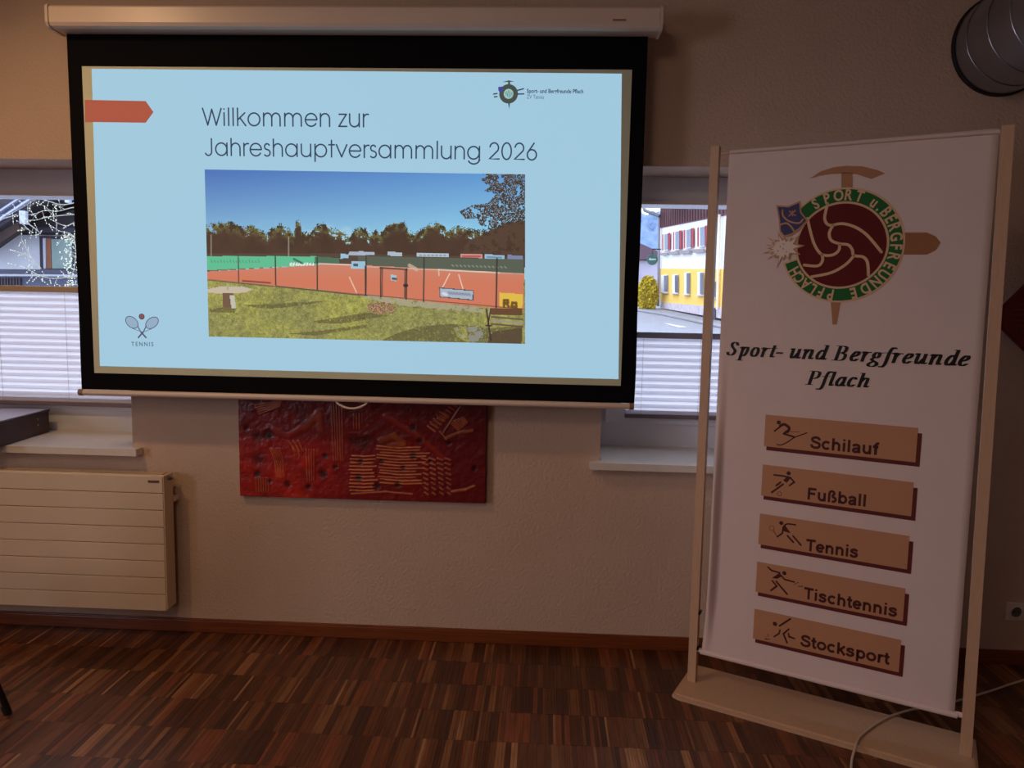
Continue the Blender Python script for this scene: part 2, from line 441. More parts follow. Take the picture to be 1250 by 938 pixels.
g = MB(); g.box(RX0, RX1, -.108, -.104, RZ1 - .008, RZ1 + .001)
x = RX0 + .01
while x < RX1 - .02: g.box(x, x + .010, -.104, -.046, RZ1 - .006, RZ1 + .001); x += .016
o = g.build('top_grille', m_rad, ra, origin=OR)
MB().box(-1.682, -1.634, -.1225, -.119, .712, .722).build('maker_plate', mat('plate', (105, 75, 55), .4), ra, origin=OR)
kn = MB().tube([(RX1 + .004, -.075, .722), (RX1 + .014, -.075, .722)], .010, 12).tube([(RX1 + .012, -.075, .722), (RX1 + .024, -.075, .722)], .006, 10)
kn.build('bleed_valve', m_chrome, ra, smooth=True, origin=OR)
MB().box(RX1 - .03, RX1 + .012, -.045, -.001, .61, .63, .002).build('wall_bracket', m_rad, ra, origin=OR)
MB().tube([(-2.9, -.07, .0), (-2.9, -.07, .15)], .009, 10).build('supply_pipe', m_white, ra, smooth=True, origin=OR)

# ------------------------------------------------------------------ red painting
def painting_raster(nx, ny, seed):
    r = np.random.RandomState(seed)
    X, Y = np.meshgrid(np.linspace(0, 1, nx), np.linspace(0, 1, ny)); X *= 2.0
    def fbm(sc):
        out = np.zeros_like(X); amp = 1.0; tot = 0
        for o_ in range(4):
            gx, gy = int(sc * 2 * 2 ** o_) + 3, int(sc * 2 ** o_) + 3
            g_ = r.rand(gy, gx); fx = X / 2 * (gx - 2); fy = Y * (gy - 2); ix = fx.astype(int); iy = fy.astype(int); tx = fx - ix; ty = fy - iy
            tx = tx * tx * (3 - 2 * tx); ty = ty * ty * (3 - 2 * ty)
            out += amp * ((g_[iy, ix] * (1 - tx) + g_[iy, ix + 1] * tx) * (1 - ty) + (g_[iy + 1, ix] * (1 - tx) + g_[iy + 1, ix + 1] * tx) * ty); tot += amp; amp *= .55
        return out / tot
    return X, Y, fbm
def red_painting():
    X0, X1 = -1.323, -.240; Z0, Z1 = .640, 1.19
    nx, ny = 460, 240
    X, Y, fbm = painting_raster(nx, ny, 3)
    a = fbm(9); c = fbm(4); d = fbm(24)
    base = np.array(lin((122, 14, 18))); dark = np.array(lin((70, 10, 18))); lit_red = np.array(lin((196, 40, 20))); mag = np.array(lin((92, 16, 26)))
    def mixc(p, q, t): t = np.clip(t, 0, 1)[..., None]; return p * (1 - t) + q * t
    col = np.ones(X.shape + (3,)) * base
    col = mixc(col, dark, (a - .38) * 1.5)
    lit_mask = np.clip((.62 - Y) * 2.6, 0, 1) * np.clip((.98 - X) * 3, .12, 1) * np.clip(.45 + (a - .45) * 1.6, 0, 1)  # warm lamp light at lower left put into the paint colour
    col = mixc(col, lit_red, lit_mask); col = mixc(col, mag, np.clip((X - 1.4) * 2, 0, .6))
    h = (d - .5) * .004 + (a - .5) * .003
    # image helpers: u in 0..2 across, v in 0..1 up; pixel digitising frame of the visible part
    def to_uv(px, py):
        p = at(280 + px / 3.676, 470 + py / 3.676, -.03); return ((p.x - X0) / (X1 - X0) * 2, (p.z - Z0) / (Z1 - Z0))
    lt = np.array(lin((226, 132, 78)))
    def stroke(pts, w=.0055, k=1.0, color=lt, hh=.0022):
        nonlocal col, h
        P = [to_uv(*p) for p in pts]
        for (ax, ay), (bx_, by) in zip(P, P[1:]):
            ay2, by2 = ay * 1.0, by * 1.0; asp = (Z1 - Z0) / ((X1 - X0) / 2)
            dx, dy = bx_ - ax, (by2 - ay2) * asp; L = dx * dx + dy * dy + 1e-9
            t = np.clip(((X - ax) * dx + (Y - ay2) * asp * dy) / L, 0, 1)
            dist = np.hypot(X - ax - t * dx, (Y - ay2) * asp - t * dy); mk = np.clip(1.4 - dist / w, 0, 1)
            col = mixc(col, color, mk * k * (.7 + 1.5 * (d - .3)).clip(0, 1.1)); h = np.maximum(h, h * (1 - mk) + hh * mk)
    rr = random.Random(4)
    for i in range(13):   # horizontal comb marks
        y = 275 + i * 13.5; x0 = 670 + rr.uniform(-10, 10); x1 = 880 + rr.uniform(-30, 30)
        if i > 3: x1 -= 20
        stroke([(x0, y + rr.uniform(-3, 3)), ((x0 + x1) / 2, y + 8), (x1, y + 6)], k=.55 if i % 3 else .8)
    for i in range(11):
        y = 318 + i * 15.5; stroke([(545 + rr.uniform(-8, 8), y), (600, y + 3), (660 + rr.uniform(-20, 5), y + 1)], k=.9)
    for i in range(8):    # stacked short dashes on the right
        for j in range(4): stroke([(865 + j * 34 + i * 2, 330 + i * 22), (890 + j * 34, 338 + i * 22)], k=.6 - .06 * j, w=.007)
    for i in range(5): stroke([(1020 - i * 28, 100 + i * 20), (960 - i * 16, 150 + i * 22)] if 0 else [(890 + i * 14, 185 - i * 16), (925 + i * 14, 212 - i * 16)], k=.5)
    for i in range(9): stroke([(895 + i * 13, 190 - i * 13), (920 + i * 13, 205 - i * 13)], k=.4, w=.006)
    for i in range(7): stroke([(990 + i * 10, 170 - i * 4), (1030 + i * 6, 205 - i * 6)], k=.45, w=.006)
    stroke([(960, 215), (1040, 95)], k=.3); stroke([(945, 210), (975, 245)], k=.5)
    for i in range(5): stroke([(118 + i * 4, 92 + i * 10), (235 - i * 2, 68 + i * 7)], k=.45, w=.006)
    for i in range(6): stroke([(182 + i * 9, 285), (205 + i * 8, 345), (212 + i * 7, 415)], k=.75 - .09 * i, w=.0036)
    for i in range(5): stroke([(272 + i * 11, 275), (285 + i * 10, 320)] if i % 2 else [(265 + i * 11, 250), (300 + i * 8, 300)], k=.6, w=.0036)
    for i in range(6): stroke([(120 + i * 11, 420), (122 + i * 11, 480)], k=.4, w=.005)
    for i in range(4): stroke([(345 + i * 12, 290), (350 + i * 10, 430)], k=.6 - .1 * i, w=.0036)
    for i in range(5): stroke([(458 + i * 12, 90), (470 + i * 10, 340)], k=.22, w=.006)
    for i in range(3): stroke([(560 + i * 12, 130), (560 + i * 12, 200)], k=.3, w=.005)
    stroke([(700, 140), (870, 250), (960, 330)], k=.28, w=.02, color=np.array(lin((190, 60, 40))))
    stroke([(680, 250), (740, 230), (780, 265), (720, 280)], k=.4, w=.025, color=np.array(lin((180, 100, 40))))
    stroke([(340, 190), (400, 130), (410, 200)], k=.35, w=.03, color=np.array(lin((170, 80, 40))))
    stroke([(200, 200), (260, 230), (330, 190)], k=.4, w=.022, color=np.array(lin((180, 50, 30))))
    stroke([(1000, 480), (1060, 470), (1100, 455)], k=.5, w=.01); stroke([(550, 490), (700, 480), (820, 492)], k=.5, w=.007)
    stroke([(700, 425), (780, 432), (850, 430)], k=.7, w=.006); stroke([(970, 240), (1030, 215), (1090, 205)], k=.35, w=.012)
    bk = np.array(lin((26, 8, 10)))
    for px, py, rad in ((135, 330, .045), (130, 235, .04), (175, 225, .035), (125, 400, .025), (75, 195, .018), (420, 400, .03), (430, 320, .02), (355, 458, .02), (260, 445, .025), (475, 370, .018),
                        (590, 345, .02), (685, 345, .018), (825, 320, .024), (780, 372, .018), (580, 415, .024), (660, 455, .024), (755, 448, .022), (855, 252, .022), (825, 190, .022), (985, 262, .018), (1100, 375, .02), (180, 432, .018), (900, 345, .014), (600, 260, .05), (560, 250, .04)):
        u, v = to_uv(px, py); dist = np.hypot(X - u, (Y - v) * 1.016); mk = np.clip(1.6 - dist / rad, 0, 1) * (.85 if rad < .036 else .6); col = mixc(col, bk, mk); h = h - mk * .003
    col = np.clip(col, 0, 1)
    yf = -.030
    xs = X0 + (X1 - X0) * X / 2; zs = Z0 + (Z1 - Z0) * Y
    hh = h.copy(); hh[0, :] = hh[-1, :] = 0; hh[:, 0] = hh[:, -1] = 0
    ys_ = yf - hh; ys_[0, :] = ys_[-1, :] = -.0235; ys_[:, 0] = ys_[:, -1] = -.0235
    V = np.stack([xs, ys_, zs], -1).reshape(-1, 3)
    idx = np.arange(nx * ny).reshape(ny, nx)
    Fq = np.stack([idx[:-1, :-1], idx[:-1, 1:], idx[1:, 1:], idx[1:, :-1]], -1).reshape(-1, 4)
    p = empty('painting', ((X0 + X1) / 2, -.014, Z0)); tag(p, 'wide red abstract canvas with combed texture hanging under the projection screen', 'painting')
    OR = p.location.copy()
    o = mesh_obj('painted_surface', V.tolist(), Fq.tolist(), attr_mat('red_paint', 'paint', .38), p, smooth=True, origin=OR)
    at_ = o.data.attributes.new('paint', 'FLOAT_COLOR', 'POINT')
    at_.data.foreach_set('color', np.concatenate([col.reshape(-1, 3), np.ones((nx * ny, 1))], 1).astype(np.float32).ravel())
    MB().box(X0, X1, -.024, -.002, Z0, Z1, .001).build('canvas_edge', mat('canvas_edge_red', (96, 20, 18), .6), p, origin=OR)
red_painting()

# second painting: square hung on its corner, far right
dp = empty('painting', (2.095, -.018, 1.22)); tag(dp, 'dark red ribbed square canvas hung on its corner at the right edge', 'painting')
mrp = mat('crimson_canvas', (104, 22, 24), .5, var=.25, vscale=8)
dm = Matrix.Translation((0, 0, .28)) @ Matrix.Rotation(math.radians(42), 4, 'Y')
MB().box(-.19, .19, -.016, .016, -.19, .19, .003, dm).build('canvas', mrp, dp)
rb = MB(); q = random.Random(3)
for i in range(21):
    z = -.215 + i * .0215; hw = .232 - abs(z); k_ = q.uniform(-.006, .006)
    rb.tube([(-hw + .012, -.0165, .28 + z), (0, -.0175, .28 + z + k_), (hw - .012, -.0165, .28 + z - k_)], .0032, 5)
rb.build('combed_ridges', mat('crimson_ridge', (140, 42, 36), .45), dp)

# ------------------------------------------------------------------ projection screen
YS = -.15
ps = empty('projection_screen', (-.79, YS, 1.10)); OR = ps.location.copy()
tag(ps, 'pull-down projection screen with black border, white case and pull handle', 'projection screen')
CX0, CX1, CZ0, CZ1 = -1.955, .400, 2.540, 2.622
prof = [(-.072, .006), (-.058, 0), (.02, 0), (.026, .006), (.026, .082), (-.072, .082), (-.08, .074), (-.08, .018)]
b = MB(); b.prism([(CX0, YS + y, CZ0 + z) for y, z in prof], (CX1 - CX0, 0, 0)); b.build('case', m_case, ps, origin=OR)
for s0, s1 in ((CX0 - .012, CX0 - .001), (CX1 + .001, CX1 + .012)):
    b = MB(); b.prism([(s0, YS + y * 1.06, CZ0 + .041 + (z - .041) * 1.08) for y, z in prof], (s1 - s0, 0, 0)); b.build('end_cap', m_case, ps, origin=OR)
for xb in (CX0 + .012, CX1 - .03):
    MB().box(xb, xb + .03, YS + .01, -.001, CZ1 - .01, CZ1 + .03, .002).build('wall_bracket', m_dark, ps, origin=OR)
MB().box(.225, .275, YS - .0815, YS - .079, 2.568, 2.575).build('maker_plate', mat('plate_brown', (150, 110, 90), .4), ps, origin=OR)
FX0, FX1, FZ0, FZ1 = -1.938, .369, 1.112, 2.552
def fx(z, side):      # slightly wavy lower edge of the hanging fabric
    w = .006 * math.sin((z - 1.1) * 9) * max(0, 1 - (z - 1.1) / .7)
    return (FX0 - w * .9) if side == 0 else (FX1 + w * .5)
def wav(z, side): return .010 * max(0, math.sin((z - 1.1) * 7)) * max(0, 1 - (z - 1.1) / .8) if side == 0 else 0
IX0, IX1, IZ0, IZ1 = -1.876, .312, 1.182, 2.416
v = []; f = []; n = 40
zs = [FZ0 + (FZ1 - FZ0) * i / n for i in range(n + 1)]
for z in zs: v += [(fx(z, 0), YS + wav(z, 0), z), (IX0 + .02, YS, z), (IX1 - .02, YS, z), (fx(z, 1), YS, z)]
for i in range(n):
    for k in range(3): f.append((4 * i + k, 4 * i + k + 1, 4 * i + 5 + k, 4 * i + 4 + k))
bo = mesh_obj('black_border', v, f, m_black, ps, origin=OR)
bo.modifiers.new('thick', 'SOLIDIFY').thickness = .0012
b = MB(); b.box(IX0 - .003, IX1, YS - .0025, YS - .0013, IZ0, IZ1); b.build('screen_fabric', m_fabric, ps, origin=OR)
# bottom tube
b = MB(); b.tube([(-1.932, YS, 1.099), (.362, YS, 1.099)], .0125, 16); b.build('bottom_bar', m_case, ps, smooth=True, origin=OR)
for x in (-1.948, .350): MB().tube([(x, YS, 1.099), (x + .018, YS, 1.099)], .0145, 14).build('bar_end_cap', mat('cap_brown', (150, 115, 95), .4), ps, smooth=True, origin=OR)
hp = [(-.857 + .130 * t, YS, 1.087 - .027 * math.sin(PI * t) ** .7) for t in [i / 14 for i in range(15)]]
MB().tube(hp, .0045, 8).build('pull_handle', m_case, ps, smooth=True, origin=OR)

# ---- projected slide
SL = lambda off: (lambda x, z: (x, YS - .0026 - off, z))
def on_screen(px, py): p = at(px, py, YS - .003); return (p.x, p.z)
ink = Ink(); q = [on_screen(*p) for p in ((112, 84), (759, 90), (755, 463), (122, 447))]
x0 = (q[0][0] + q[3][0]) / 2; x1 = (q[1][0] + q[2][0]) / 2
ink.poly([q[0], q[3], q[2], q[1]])
def lay(ink, name, mt, off, parent=ps): 
    o = ink.lay(name, mt, None, SL(off)); me = o.data
    for vtx in me.vertices: vtx.co -= OR
    o.parent = parent; return o
slide = lay(ink, 'projected_slide', glow('slide_light', (160, 200, 221)), .0006)
slide['label'] = 'pale blue projected slide'
m_ttl = glow('title_ink', (52, 68, 92)); m_arr = glow('arrow_red', (168, 82, 62))
ink = Ink(); ink.poly([on_screen(*p) for p in ((103.5, 122), (178, 123.5), (187.5, 137), (178, 150), (104, 149))][::-1]); lay(ink, 'slide_arrow', m_arr, .0012, slide)

def arc(cx, cy, rx, ry, a0, a1, n=14): return [(cx + rx * math.cos(math.radians(a0 + (a1 - a0) * k / n)), cy + ry * math.sin(math.radians(a0 + (a1 - a0) * k / n))) for k in range(n + 1)]
def circ(cx, cy, rx, ry): c = arc(cx, cy, rx, ry, 0, 360, 28); c[-1] = c[0]; return [c]
GG = {  # monoline geometric capitals and small letters: strokes, advance
 'W': ([[(.03, .72), (.25, .01)], [(.25, .01), (.44, .68)], [(.44, .68), (.63, .01)], [(.63, .01), (.86, .72)]], .887),
 'i': ([[(.1, 0), (.1, .54)], [(.1, .69), (.1, .70)]], .2), 'l': ([[(.1, 0), (.1, .74)]], .2),
 'k': ([[(.1, 0), (.1, .74)], [(.42, .54), (.11, .25)], [(.2, .33), (.46, 0)]], .502),
 'o': (circ(.327, .27, .26, .27), .655),
 'm': ([[(.1, 0), (.1, .54)], [(.1, .3)] + arc(.28, .33, .18, .21, 175, 0) + [(.46, 0)], [(.46, .3)] + arc(.645, .33, .185, .21, 175, 0) + [(.83, 0)]], .938),
 'e': ([[(.07, .275), (.58, .275)] + arc(.327, .27, .255, .27, 3, 325, 26)], .65),
 'n': ([[(.09, 0), (.09, .54)], [(.09, .3)] + arc(.29, .32, .2, .22, 175, 0) + [(.49, 0)]], .583),
 'z': ([[(.05, .52), (.37, .52)], [(.37, .52), (.04, .01)], [(.04, .01), (.39, .01)]], .425),
 'u': ([[(.09, .54), (.09, .22)] + arc(.3, .21, .21, .21, 180, 360), [(.51, 0), (.51, .54)]], .608),
 'r': ([[(.09, 0), (.09, .54)], [(.09, .28)] + arc(.26, .34, .17, .19, 180, 75)], .301),
 'J': ([[(.36, .72), (.36, .18)] + arc(.21, .17, .15, .18, 0, -150)], .482),
 'a': (circ(.32, .27, .255, .27) + [[(.58, 0), (.58, .54)]], .683),
 'h': ([[(.09, 0), (.09, .74)], [(.09, .3)] + arc(.29, .32, .2, .22, 175, 0) + [(.49, 0)]], .58),
 's': ([arc(.19, .41, .115, .125, 30, 240, 10) + arc(.185, .14, .14, .14, 60, -140, 12)], .388),
 'p': (circ(.36, .27, .255, .27) + [[(.1, -.2), (.1, .54)]], .682),
 't': ([[(.16, 0), (.16, .72)], [(.04, .53), (.29, .53)]], .339),
 'v': ([[(.04, .54), (.275, .01)], [(.275, .01), (.51, .54)]], .554),
 'g': (circ(.32, .27, .255, .27) + [[(.58, .54), (.58, -.02)] + arc(.335, -.02, .245, .19, 0, -160)], .674),
 '2': ([arc(.28, .5, .19, .21, 170, -38) + [(.08, .02), (.5, .02)]], .554),
 '0': (circ(.277, .36, .205, .355), .554), '6': (circ(.28, .22, .2, .22) + [[(.1, .32), (.37, .72)]], .554), ' ': ([], .277)}
def title(s, p0, p1, name):
    adv = sum(GG[c][1] for c in s); em = (p1[0] - p0[0]) / (adv - .06); ink = Ink(); x = 0
    sl = (p1[1] - p0[1]) / (p1[0] - p0[0])
    for c in s + ' ':
        for st in GG[c][0]: ink.stroke([(x + a, bb_) for a, bb_ in st], .066)
        x += GG[c][1]
        if c == ' ':
            ink.xf(lambda a, b_: (p0[0] + a * em, p0[1] + b_ * em + sl * a * em))
            lay(ink, name, m_ttl, .0014, slide); ink = Ink()
title('Willkommen zur', on_screen(247, 153), on_screen(448, 155), 'slide_title')
title('Jahreshauptversammlung 2026', on_screen(249, 189.5), on_screen(655, 195.5), 'slide_title')

def fit_text(s, p0, p1, h, bold=0.0, spacing=1.0):
    ink = text_mesh(s, 1.0, bold, spacing); a = bounds(ink); capr = bounds(text_mesh('H', 1.0, bold))[3]
    sx = (p1[0] - p0[0]) / (a[1] - a[0]); sy = h / capr; sl = (p1[1] - p0[1]) / (p1[0] - p0[0])
    return ink.xf(lambda x, y: (p0[0] + (x - a[0]) * sx, p0[1] + y * sy + sl * (x - a[0]) * sx))
lay(fit_text('Sport- und Bergfreunde Pflach', on_screen(643, 113.5), on_screen(712, 114), .0155, .02), 'slide_caption', m_ttl, .0014, slide)
lay(fit_text('ZV Tennis', on_screen(643, 120.5), on_screen(664, 121), .0150), 'slide_caption', glow('thin_ink', (80, 96, 118)), .0014, slide)
lay(fit_text('TENNIS', on_screen(160.5, 422.5), on_screen(187.5, 422.8), .017, .01, 1.35), 'slide_caption', glow('ten_ink', (72, 88, 112)), .0014, slide)
# rackets pictogram
def S3(px, py, ox=140, oy=370, sc=15.633): return on_screen(ox + px / sc, oy + py / sc)
m_rf = glow('racket_face', (146, 172, 196)); m_ri = glow('racket_ink', (78, 80, 108))
for cx, cy, rot, grip, y0, y1 in ((330, 370, -42, ((450, 450), (500, 550), (600, 660)), ((350, 490), (480, 540)), ((440, 420), (470, 520))), (715, 380, 38, ((590, 460), (550, 550), (455, 660)), ((700, 500), (560, 550)), ((610, 430), (570, 530)))):
    pts = []; pic = Ink(); face = Ink()
    for k in range(25):
        a = 2 * PI * k / 24; x_, y_ = 138 * math.cos(a), 92 * math.sin(a); ra_ = math.radians(-rot)
        pts.append((cx + x_ * math.cos(ra_) - y_ * math.sin(ra_), cy + x_ * math.sin(ra_) + y_ * math.cos(ra_)))
    P2 = [S3(*p) for p in pts]; P2[-1] = P2[0]; pic.stroke(P2, .0030); face.poly(P2[:-1])
    pic.stroke([S3(*grip[0]), S3(*grip[1])], .003); pic.stroke([S3(*grip[1]), S3(*grip[2])], .0062)
    for q_ in (y0, y1): pic.stroke([S3(*p) for p in q_], .002)
    lay(face, 'slide_pictogram', m_rf, .0010, slide); lay(pic, 'slide_pictogram', m_ri, .0014 + .0002 * (cx > 500), slide)
ball = Ink(); ball.disc(S3(518, 260), .0125, 16); lay(ball, 'slide_pictogram', glow('ball_ink', (88, 70, 84)), .0014, slide)
ball = Ink(); ball.disc(S3(522, 255), .0080, 14); lay(ball, 'slide_pictogram', glow('ball_red', (140, 80, 78)), .0018, slide)
# small emblem on the slide
def SE(px, py): return on_screen(590 + px / 8.93, 85 + py / 8.93)
c0 = SE(275, 265); k_ = abs(SE(375, 265)[0] - c0[0])
e1 = Ink(); e1.ring(c0, k_ * .52, k_ * 1.02); e1.poly([SE(*p) for p in ((205, 135), (280, 118), (340, 132), (292, 134), (292, 170), (270, 170), (270, 136))])
e1.poly([SE(270, 370), SE(290, 370), SE(282, 430)]); lay(e1, 'slide_emblem', glow('emb_dark', (70, 78, 74)), .0010, slide)
e1 = Ink(); e1.disc(c0, k_ * .53); lay(e1, 'slide_emblem', glow('emb_ball', (150, 195, 190)), .0012, slide)
e1 = Ink()
for i in range(5): e1.stroke([(c0[0] + k_ * (-.38 + .18 * i), c0[1] + k_ * (.35 - .1 * abs(i - 2))), (c0[0] + k_ * (-.22 + .15 * i), c0[1] - k_ * (.4 - .12 * abs(i - 2)))], .0016)
m_el = glow('emb_line', (62, 66, 84)); lay(e1, 'slide_emblem', m_el, .0015, slide)['kind'] = 'stuff'
for p_, q_ in (((370, 228), (438, 210)), ((370, 268), (442, 266)), ((112, 268), (150, 262)), ((120, 298), (150, 295))):
    e1 = Ink(); e1.stroke([SE(*p_), SE(*q_)], .005); lay(e1, 'slide_emblem', m_el, .0015, slide)
e1 = Ink(); e1.poly([SE(162, 190), SE(215, 185), SE(210, 235), SE(180, 250), SE(165, 230)]); lay(e1, 'slide_emblem', glow('emb_blue', (66, 70, 150)), .0017, slide)

# tennis-court photograph on the slide, painted cell by cell
def court_photo():
    NX, NY = 440, 228
    C = np.zeros((NY, NX, 3)); r = np.random.RandomState(11)
    YY, XX = np.mgrid[0:NY, 0:NX]
    def noise(sc, seed=0):
        rr = np.random.RandomState(seed); out = np.zeros((NY, NX)); amp = 1; tot = 0
        for o_ in range(4):
            g_ = rr.rand(int(NY / sc * 2 ** o_) + 3, int(NX / sc * 2 ** o_) + 3); fx_ = XX / sc * 2 ** o_; fy_ = YY / sc * 2 ** o_
            fx_ = np.minimum(fx_, g_.shape[1] - 2.001); fy_ = np.minimum(fy_, g_.shape[0] - 2.001)
            ix = fx_.astype(int); iy = fy_.astype(int); tx = fx_ - ix; ty = fy_ - iy
            out += amp * ((g_[iy, ix] * (1 - tx) + g_[iy, ix + 1] * tx) * (1 - ty) + (g_[iy + 1, ix] * (1 - tx) + g_[iy + 1, ix + 1] * tx) * ty); tot += amp; amp *= .6
        return out / tot
    def A(px, py):   # crop a: origin (240,200); b: origin (440,200); scale 4.076
        X = 240 + px / 4.076; Y = 200 + py / 4.076; return ((X - 250 - (Y - 207) * .02) / 391 * NX, (Y - 207 - (X - 250) * .0165) / 205.5 * NY)
    def Bq(px, py): return A(px + 200 * 4.076, py)
    def poly(pts, col, al=1.0, mask=None):
        P = np.array(pts); inside = np.zeros((NY, NX), bool); n = len(P); j = n - 1
        for i in range(n):
            xi, yi = P[i]; xj, yj = P[j]
            cnd = ((yi > YY + .5) != (yj > YY + .5)) & (XX + .5 < (xj - xi) * (YY + .5 - yi) / ((yj - yi) or 1e-9) + xi); inside ^= cnd; j = i
        if mask is not None: inside &= mask
        C[inside] = C[inside] * (1 - al) + np.array(col) * al; return inside
    def line(p, q, w, col, al=1.0):
        dx, dy = q[0] - p[0], q[1] - p[1]; L = dx * dx + dy * dy + 1e-9; t = np.clip(((XX - p[0]) * dx + (YY - p[1]) * dy) / L, 0, 1)
        d = np.hypot(XX - p[0] - t * dx, YY - p[1] - t * dy); k = np.clip(w / 2 + .5 - d, 0, 1)[..., None] * al; C[:] = C * (1 - k) + np.array(col) * k
    n1, n2, n3 = noise(14, 1), noise(5, 2), noise(30, 3); fine = r.rand(NY, NX)
    t = (YY / (NY * .46))[..., None]; C[:] = np.array((80, 128, 194)) * (1 - np.clip(t, 0, 1)) + np.array((148, 206, 228)) * np.clip(t, 0, 1)
    C += ((XX / NX - .4) * 44 * np.clip(1 - YY / NY, 0, 1))[..., None] * np.array((.6, 1, .7))
    cl = np.clip((n3 - .5) * 5, 0, 1) * np.clip(1 - abs(YY - NY * .36) / (NY * .08), 0, 1); C[:] = C * (1 - cl[..., None] * .5) + 235 * cl[..., None] * .5
    brown = np.array((78, 56, 44)); olive = np.array((98, 98, 56)); dk = np.array((58, 50, 36))
    # tree line
    hump = [(52, 300), (120, 292), (180, 290), (240, 320), (280, 300), (320, 325), (350, 345), (380, 320), (420, 300), (465, 325), (490, 350), (500, 280), (520, 282), (530, 340), (575, 345), (600, 310), (640, 295), (690, 330), (720, 318), (765, 365), (800, 320), (850, 318),
            (865, 355), (900, 325), (920, 350), (945, 320), (990, 285), (1040, 285), (1065, 335), (1100, 340), (1140, 320), (1170, 290), (1200, 285), (1230, 305), (1260, 325), (1310, 305), (1360, 320), (1400, 330), (1460, 330), (1500, 310), (1560, 290), (1640, 285)]
    hx = [A(*h)[0] for h in hump]; hy = [A(*h)[1] for h in hump]
    top = np.interp(XX[0], hx, hy)[None, :] + (n2 - .5) * 10 + (fine - .5) * 5
    gap = (n2 > .66) & (YY < top + 9)
    tree = (YY > top) & (YY < A(0, 470)[1] + 3) & ~gap
    dep = np.clip((YY - top) / 15, 0, 1)[..., None]
    leaf = np.where((n2 > .44)[..., None], olive * (0.8 + fine[..., None] * .6), dk)
    C[tree] = (leaf * (1 - dep) + (brown * (.9 + .25 * (n1[..., None] - .5))) * dep)[tree]
    # ground
    grass = np.array((140, 138, 80)); gm_ = YY > A(0, 560)[1] - 5
    n4 = noise(3, 9); sun = np.clip((n3 - .42) * 4, 0, 1)[..., None]
    C[gm_] = ((grass[None, None] * (1 - sun) + np.array((158, 156, 78)) * sun) * (.62 + .36 * n2[..., None] + .34 * n4[..., None] + .25 * (fine[..., None] - .5)))[gm_]
    court = (206, 118, 90)
    poly([A(50, 535), A(400, 515), A(640, 498), A(860, 498), A(1640, 530), A(1640, 725), A(1230, 690), A(860, 655), A(600, 622), A(400, 607), A(50, 575)], court)
    fade = np.clip((A(0, 560)[1] - YY) / 14, 0, 1) * .22 * (YY > A(0, 480)[1]); C[:] = C * (1 - fade[..., None]) + np.array((190, 150, 140)) * fade[..., None]
    poly([A(50, 445), A(1640, 440), A(1640, 545), A(1230, 515), A(860, 500), A(620, 498), A(50, 535)], (82, 66, 56), .9, YY > A(0, 430)[1])
    poly([Bq(0, 455), Bq(820, 470), Bq(820, 540), Bq(400, 520), Bq(0, 500)], (84, 92, 78))
    poly([A(50, 458), A(615, 458), A(615, 500), A(400, 512), A(50, 530)], (92, 186, 142))
    poly([A(595, 460), A(720, 465), A(720, 490), A(595, 492)], (70, 110, 84))
    for k in range(9): poly([A(470 + k * 14, 492 + (k % 3) * 3), A(480 + k * 14, 488), A(482 + k * 14, 504), A(470 + k * 14, 506)], (225, 230, 225))
    for k in range(16): line(A(70 + k * 16, 475 + (k % 3) * 3), A(74 + k * 16, 488), 1.2, (60, 130, 100), .7)
    line(A(490, 470), A(530, 490), 3, (60, 110, 90))
    line(A(615, 492), A(850, 500), 1.5, (225, 215, 205)); line(A(770, 560), A(805, 635), 1.4, (235, 200, 180)); line(A(230, 580), A(370, 590), 2, (120, 60, 50))
    line(Bq(0, 505), Bq(820, 540), 1.3, (220, 190, 175), .8); line(Bq(400, 520), Bq(700, 535), 1.6, (225, 200, 185)); line(Bq(455, 540), Bq(420, 610), 1.2, (240, 215, 200)); line(Bq(500, 545), Bq(522, 615), 1.2, (240, 215, 200))
    line(Bq(400, 520), Bq(402, 550), 1, (235, 215, 205))
    for (a, b_, c_, d_, col) in ((725, 445, 768, 468, (150, 190, 215)), (768, 432, 860, 452, (165, 175, 190)), (780, 480, 850, 520, (160, 195, 215))): poly([A(a, b_), A(c_, b_ + 2), A(c_, d_), A(a, d_)], col)
    line(A(795, 498), A(835, 500), 4, (70, 90, 110))
    for (a, b_, c_, d_, col) in ((0, 432, 82, 452, (168, 180, 200)), (0, 483, 32, 515, (150, 190, 210)), (146, 434, 220, 456, (170, 185, 200)), (290, 438, 452, 462, (175, 190, 205)), (510, 443, 618, 465, (200, 140, 135)), (628, 446, 725, 468, (150, 185, 210)), (742, 448, 818, 470, (120, 130, 165)), (165, 548, 194, 580, (165, 190, 205))):
        poly([Bq(a, b_), Bq(c_, b_ + 3), Bq(c_, d_), Bq(a, d_ - 3)], col)
    for k in range(14): line(Bq(466 + k * 20, 497 + k * .6), Bq(474 + k * 20, 503 + k * .6), 1.4, (150, 160, 150), .8)
    for k in range(7): line(Bq(305 + k * 20, 450), Bq(313 + k * 20, 450), 1.5, (110, 115, 130), .8)
    for k in range(6): line(Bq(520 + k * 15, 454), Bq(528 + k * 15, 454), 2.2, (170, 60, 55), .8)
    line(Bq(640, 457), Bq(710, 460), 2, (80, 110, 150), .7); line(Bq(172, 566), Bq(188, 568), 3, (60, 80, 90)); line(Bq(255, 500), Bq(290, 520), 5, (205, 175, 150), .8)
    poly([Bq(405, 610), Bq(578, 625), Bq(577, 676), Bq(408, 660)], (70, 80, 90)); poly([Bq(409, 615), Bq(573, 629), Bq(572, 671), Bq(412, 656)], (168, 180, 195))
    for k in range(8): line(Bq(452 + k * 14, 634 + k), Bq(460 + k * 14, 640 + k), 3, (120, 130, 150), .7)
    line(Bq(425, 640), Bq(440, 645), 4, (210, 215, 225))
